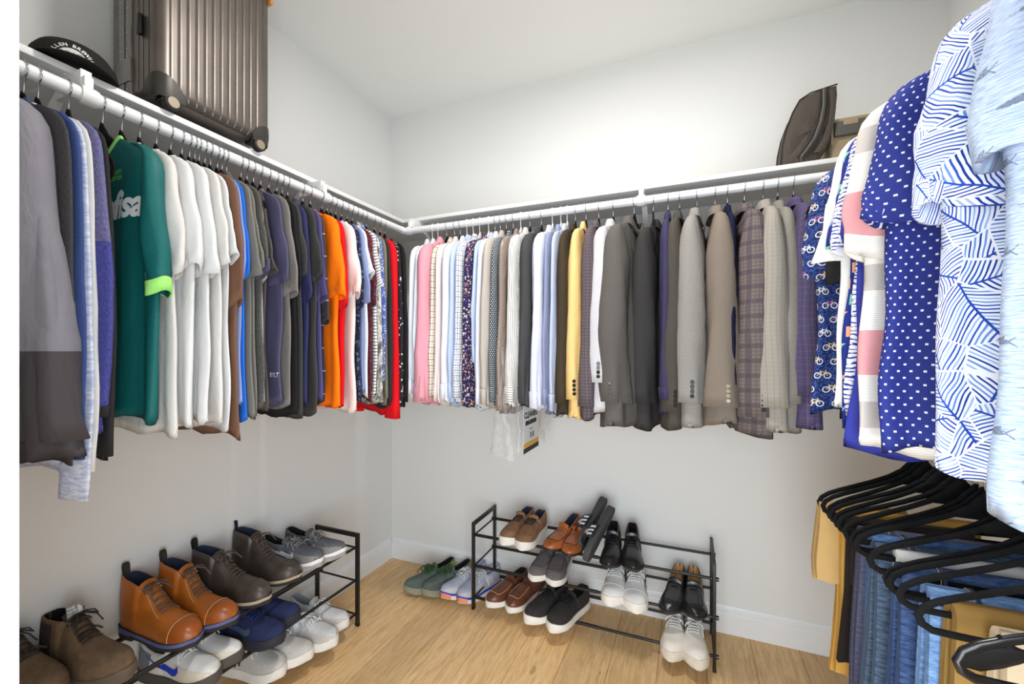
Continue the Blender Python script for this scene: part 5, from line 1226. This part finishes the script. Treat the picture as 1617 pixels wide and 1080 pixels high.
for sx in (-1, 1):
    for sy in (-1, 1):
        # corner guard: an arched plate wrapping the lower corner
        G = []
        for q in np.linspace(0, 1, 9):
            ra = rr + 0.0025; L1 = 0.045; arc = rr * PI / 2; dd = q * (2 * L1 + arc)
            if dd < L1: p = (hx + 0.0025, hy - rr - L1 + dd)
            elif dd < L1 + arc: a = (dd - L1) / rr; p = (hx - rr + ra * math.cos(a), hy - rr + ra * math.sin(a))
            else: p = (hx - rr - (dd - L1 - arc), hy + 0.0025)
            top = 0.014 + 0.050 * math.sin(PI * q) ** 0.5
            G.append([(sx * p[0], sy * p[1], zb - ZS + top), (sx * (p[0] + 0.001), sy * (p[1] + 0.001), zb - ZS + top * 0.5), (sx * p[0] * 0.985, sy * p[1] * 0.99, zb - ZS - 0.002)])
        grid('corner_guard', np.array(G), PED, t, None, flip=(sx * sy > 0))
        wx, wy = sx * (hx - 0.030), sy * (hy - 0.040)
        hb = box('wheel_housing', (wx - 0.022, wy - 0.026, 0.020), (wx + 0.022, wy + 0.026, zb - ZS + 0.012), BLKP, t, 0.008, 3)
        for off in (0.010, 0.024):
            w_ = MB(); cxw = wx + sx * (off - 0.004); vs, fs = sweep([(cxw, wy, 0.0215), (cxw + 0.002 * sx, wy, 0.0215), (cxw + 0.009 * sx, wy, 0.0215), (cxw + 0.011 * sx, wy, 0.0215)], [0.0185, 0.0215, 0.0215, 0.0185], 22)
            w_.add(vs, fs); wo = w_.build('wheel', DKR, t, True, 35)
        w_ = MB(); cxw = wx + sx * 0.031; vs, fs = sweep([(cxw - 0.002 * sx, wy, 0.0215), (cxw + 0.0008 * sx, wy, 0.0215)], [0.0165, 0.0150], 22); w_.add(vs, fs); w_.build('wheel_disc', BRZ, t, True, 35)
box('luggage_tag', (hx - 0.03, hy - 0.006, ztop - ZS - 0.05), (hx + 0.006, hy + 0.004, ztop - ZS - 0.006), plain('orange_tag', (206, 140, 78), 0.6), t, 0.003)

# ------------------------------------------------------------------ cap on the left shelf
CAPM = plain('black_cap_twill', (44, 41, 40), 0.9, 0.15, var=0.1, scale=120)
t = thing('baseball_cap', 'black flat-crowned cap with white round badge on the long shelf', 'cap', (0.222, -1.585, ZS), (0, 0, math.radians(-24))); t.scale = (1.08, 1.08, 1.0)
nth = 36; th_ = np.linspace(0, 2 * PI, nth + 1); prof = [(1.0, 0.004), (1.005, 0.024), (0.985, 0.046), (0.94, 0.064), (0.84, 0.079), (0.64, 0.088), (0.36, 0.092), (0.12, 0.093), (0.0, 0.093)]
P = np.array([[(0.098 * q * math.cos(a) * (1 + 0.0), 0.082 * q * math.sin(a), z * (0.86 + 0.14 * math.cos(a))) for a in th_] for q, z in prof])
crown = grid('crown', P, CAPM, t, None)
Bv = []
for lift in (0.0, 0.0028):
    for q in np.linspace(0, 1, 6):
        Bv.append([(0.075 * math.cos(a) + 0.02 + q * 0.066 * math.cos(a * 0.72), (0.080 + q * 0.004) * math.sin(a) , 0.014 - 0.010 * q * q - 0.012 * abs(math.sin(a)) ** 2 * q * 0.4 + lift) for a in np.linspace(-1.25, 1.25, 21)])
Bv = np.array(Bv); Bv = np.concatenate([Bv[:6], Bv[6:][::-1]])
grid('brim', Bv, CAPM, t, None)
tube('crown_button', [(0, 0, 0.079), (0, 0, 0.084)], 0.006, CAPM, t, 10)
bv = bvh_of(crown); BG = plain('badge_white', (226, 226, 224), 0.6); BGK = plain('badge_black', (40, 38, 38), 0.7)
def cap3(x, y): return (0.09, -x * 1.0, 0.016 + y)       # seen from +x, local -y reads to the right
def capto(x, y): return (0.09, x, 0.024 + y * 1.05)
disc = [(0.026 * math.cos(a), 0.026 * math.sin(a)) for a in np.linspace(0, PI, 18)]
printed('badge', disc, [tuple(range(18))[::-1]], lambda x, y: capto(x, y), (-1, 0, 0), bv, BG, t, 0.0012, 0.006)
v, f = glyphs('VHC', 0.018, 0, 1.0, 0.0004); printed('badge_lettering', [(x, y + 0.010) for x, y in v], f, lambda x, y: capto(x, y), (-1, 0, 0), bv, plain('badge_grey', (150, 156, 164), 0.6), t, 0.0022, 0.004)
av, af = [], []
word = 'VALLEN BREWING'
for i, ch in enumerate(word):
    if ch == ' ': continue
    v, f = glyphs(ch, 0.011, 0, 1.0, 0.0004); a = PI * (0.97 - 0.94 * i / (len(word) - 1)); o = len(av); c_, s_ = math.cos(a - PI / 2), math.sin(a - PI / 2)
    av += [(0.0335 * math.cos(a) + x * c_ - y * s_, 0.0335 * math.sin(a) + x * s_ + y * c_) for x, y in v]; af += [tuple(k + o for k in q) for q in f]
printed('arched_lettering', av, af, lambda x, y: capto(x, y), (-1, 0, 0), bv, BG, t, 0.0014, 0.004)

# ------------------------------------------------------------------ bin and packing cube on the back shelf
BIN = plain('tan_bin_plastic', (158, 140, 112), 0.5, 0.4, var=0.04); BIND = plain('grey_bin_latch', (86, 84, 78), 0.5, 0.4)
bx0, bx1, by0, by1 = 2.196, 2.326, -0.292, -0.062; t = thing('storage_bin', 'tan plastic lidded bin with grey latch on the back shelf', 'storage bin', ((bx0 + bx1) / 2, (by0 + by1) / 2, ZS)); hx, hy = (bx1 - bx0) / 2, (by1 - by0) / 2
def tub(z0, z1, i0, i1):
    R = []
    for z, i_ in ((z0, i0), (z0 + 0.004, i0 - 0.003), (z1, i1)):
        pts = []
        for sx, sy, a0 in ((1, 1, 0), (-1, 1, PI / 2), (-1, -1, PI), (1, -1, 1.5 * PI)):
            for a in np.linspace(0, PI / 2, 5): pts.append((sx * (hx - i_ - 0.012) + 0.012 * math.cos(a + a0), sy * (hy - i_ - 0.012) + 0.012 * math.sin(a + a0), z))
        R.append(pts + pts[:1])
    return np.array(R)
Q = tub(0.0, 0.140, 0.012, 0.006); grid('tub', Q, BIN, t, None, sharp=40, extra=[tuple(range(20))[::-1], tuple(2 * 21 + k for k in range(20))])
box('lid', (-hx - 0.006, -hy - 0.004, 0.138), (hx + 0.010, hy, 0.152), BIN, t, 0.004); box('lid_panel', (-hx + 0.02, -hy + 0.016, 0.150), (hx - 0.02, hy - 0.02, 0.160), BIN, t, 0.004)
box('latch', (-hx + 0.018, -hy - 0.008, 0.088), (hx - 0.020, -hy + 0.008, 0.140), BIND, t, 0.003); box('latch_hinge', (-0.022, -hy - 0.011, 0.122), (0.022, -hy - 0.002, 0.142), BIN, t, 0.003)
for sx in (-1, 1): box('corner_rib', (sx * (hx - 0.012) - 0.004, -hy - 0.002, 0.06), (sx * (hx - 0.012) + 0.004, -hy + 0.008, 0.140), BIN, t, 0.002)
box('handle_lip', (hx + 0.002, -hy + 0.02, 0.120), (hx + 0.014, hy - 0.02, 0.140), BIN, t, 0.003)

CUB = F('charcoal_nylon', (84, 76, 70), heather=0.06, rough=0.7, fold=0.7); PIP = plain('black_piping', (44, 40, 38), 0.7); ZIP = plain('zip_teeth', (70, 66, 62), 0.4, 0.5)
t = thing('packing_cube', 'charcoal zipped toiletry bag folded over on the back shelf', 'bag', (2.128, -0.255, ZS))
# a soft bag standing on its end: outline in local x-z, thickness in y
out = [(-0.085, 0.0), (-0.078, 0.08), (-0.066, 0.14), (-0.045, 0.20), (-0.022, 0.243), (0.012, 0.262), (0.05, 0.268), (0.093, 0.275), (0.094, 0.24), (0.088, 0.17), (0.078, 0.10), (0.06, 0.045), (0.035, 0.01), (0.0, 0.0), (-0.04, 0.0)]
M = len(out); cx, cz = 0.01, 0.12; R = []
for y, q in ((-0.055, 0.0), (-0.055, 0.60), (-0.053, 0.92), (-0.046, 0.98), (-0.030, 1.0), (0.030, 1.0), (0.046, 0.98), (0.053, 0.92), (0.055, 0.5), (0.055, 0.0)):
    R.append([(cx + (x - cx) * q, y + 0.006 * math.sin(x * 60 + z * 30) * (1 - abs(q - 0.6)), max(0.0, cz + (z - cz) * q)) for x, z in out + out[:1]])
R = np.array(R); grid('body', R, CUB, t, np.dstack([R[:, :, 0], R[:, :, 2]]))
zl = [(0.052, -0.058, 0.262), (0.050, -0.063, 0.20), (0.040, -0.066, 0.14), (0.022, -0.066, 0.085), (-0.004, -0.064, 0.045), (-0.020, -0.061, 0.025)]
for dx, nm, m_, rad in ((0.0, 'zip', ZIP, (0.006, 0.003)), (-0.012, 'piping', PIP, 0.0026), (0.013, 'piping', PIP, 0.0026)):
    tube(nm, [(x + dx, y, z) for x, y, z in zl], rad, m_, t, 6, binormal=(0, 1, 0))
tube('edge_piping', [(x, -0.047, z) for x, z in out[:8]], 0.003, PIP, t, 6); tube('edge_piping', [(x, 0.047, z) for x, z in out[:8]], 0.003, PIP, t, 6)
B = []
for q, (x, z) in enumerate([(0.062, 0.255), (0.064, 0.19), (0.058, 0.13), (0.042, 0.075), (0.018, 0.035)]):
    B.append([(x, -0.058, z), (x + 0.010, -0.064, z - 0.002), (x + 0.022, -0.058, z - 0.004)])
grid('side_gusset', np.array(B), CUB, t, np.array(B)[:, :, [0, 2]])
box('zip_pull', (-0.026, -0.068, 0.006), (-0.018, -0.063, 0.026), ZIP, t, 0.001)
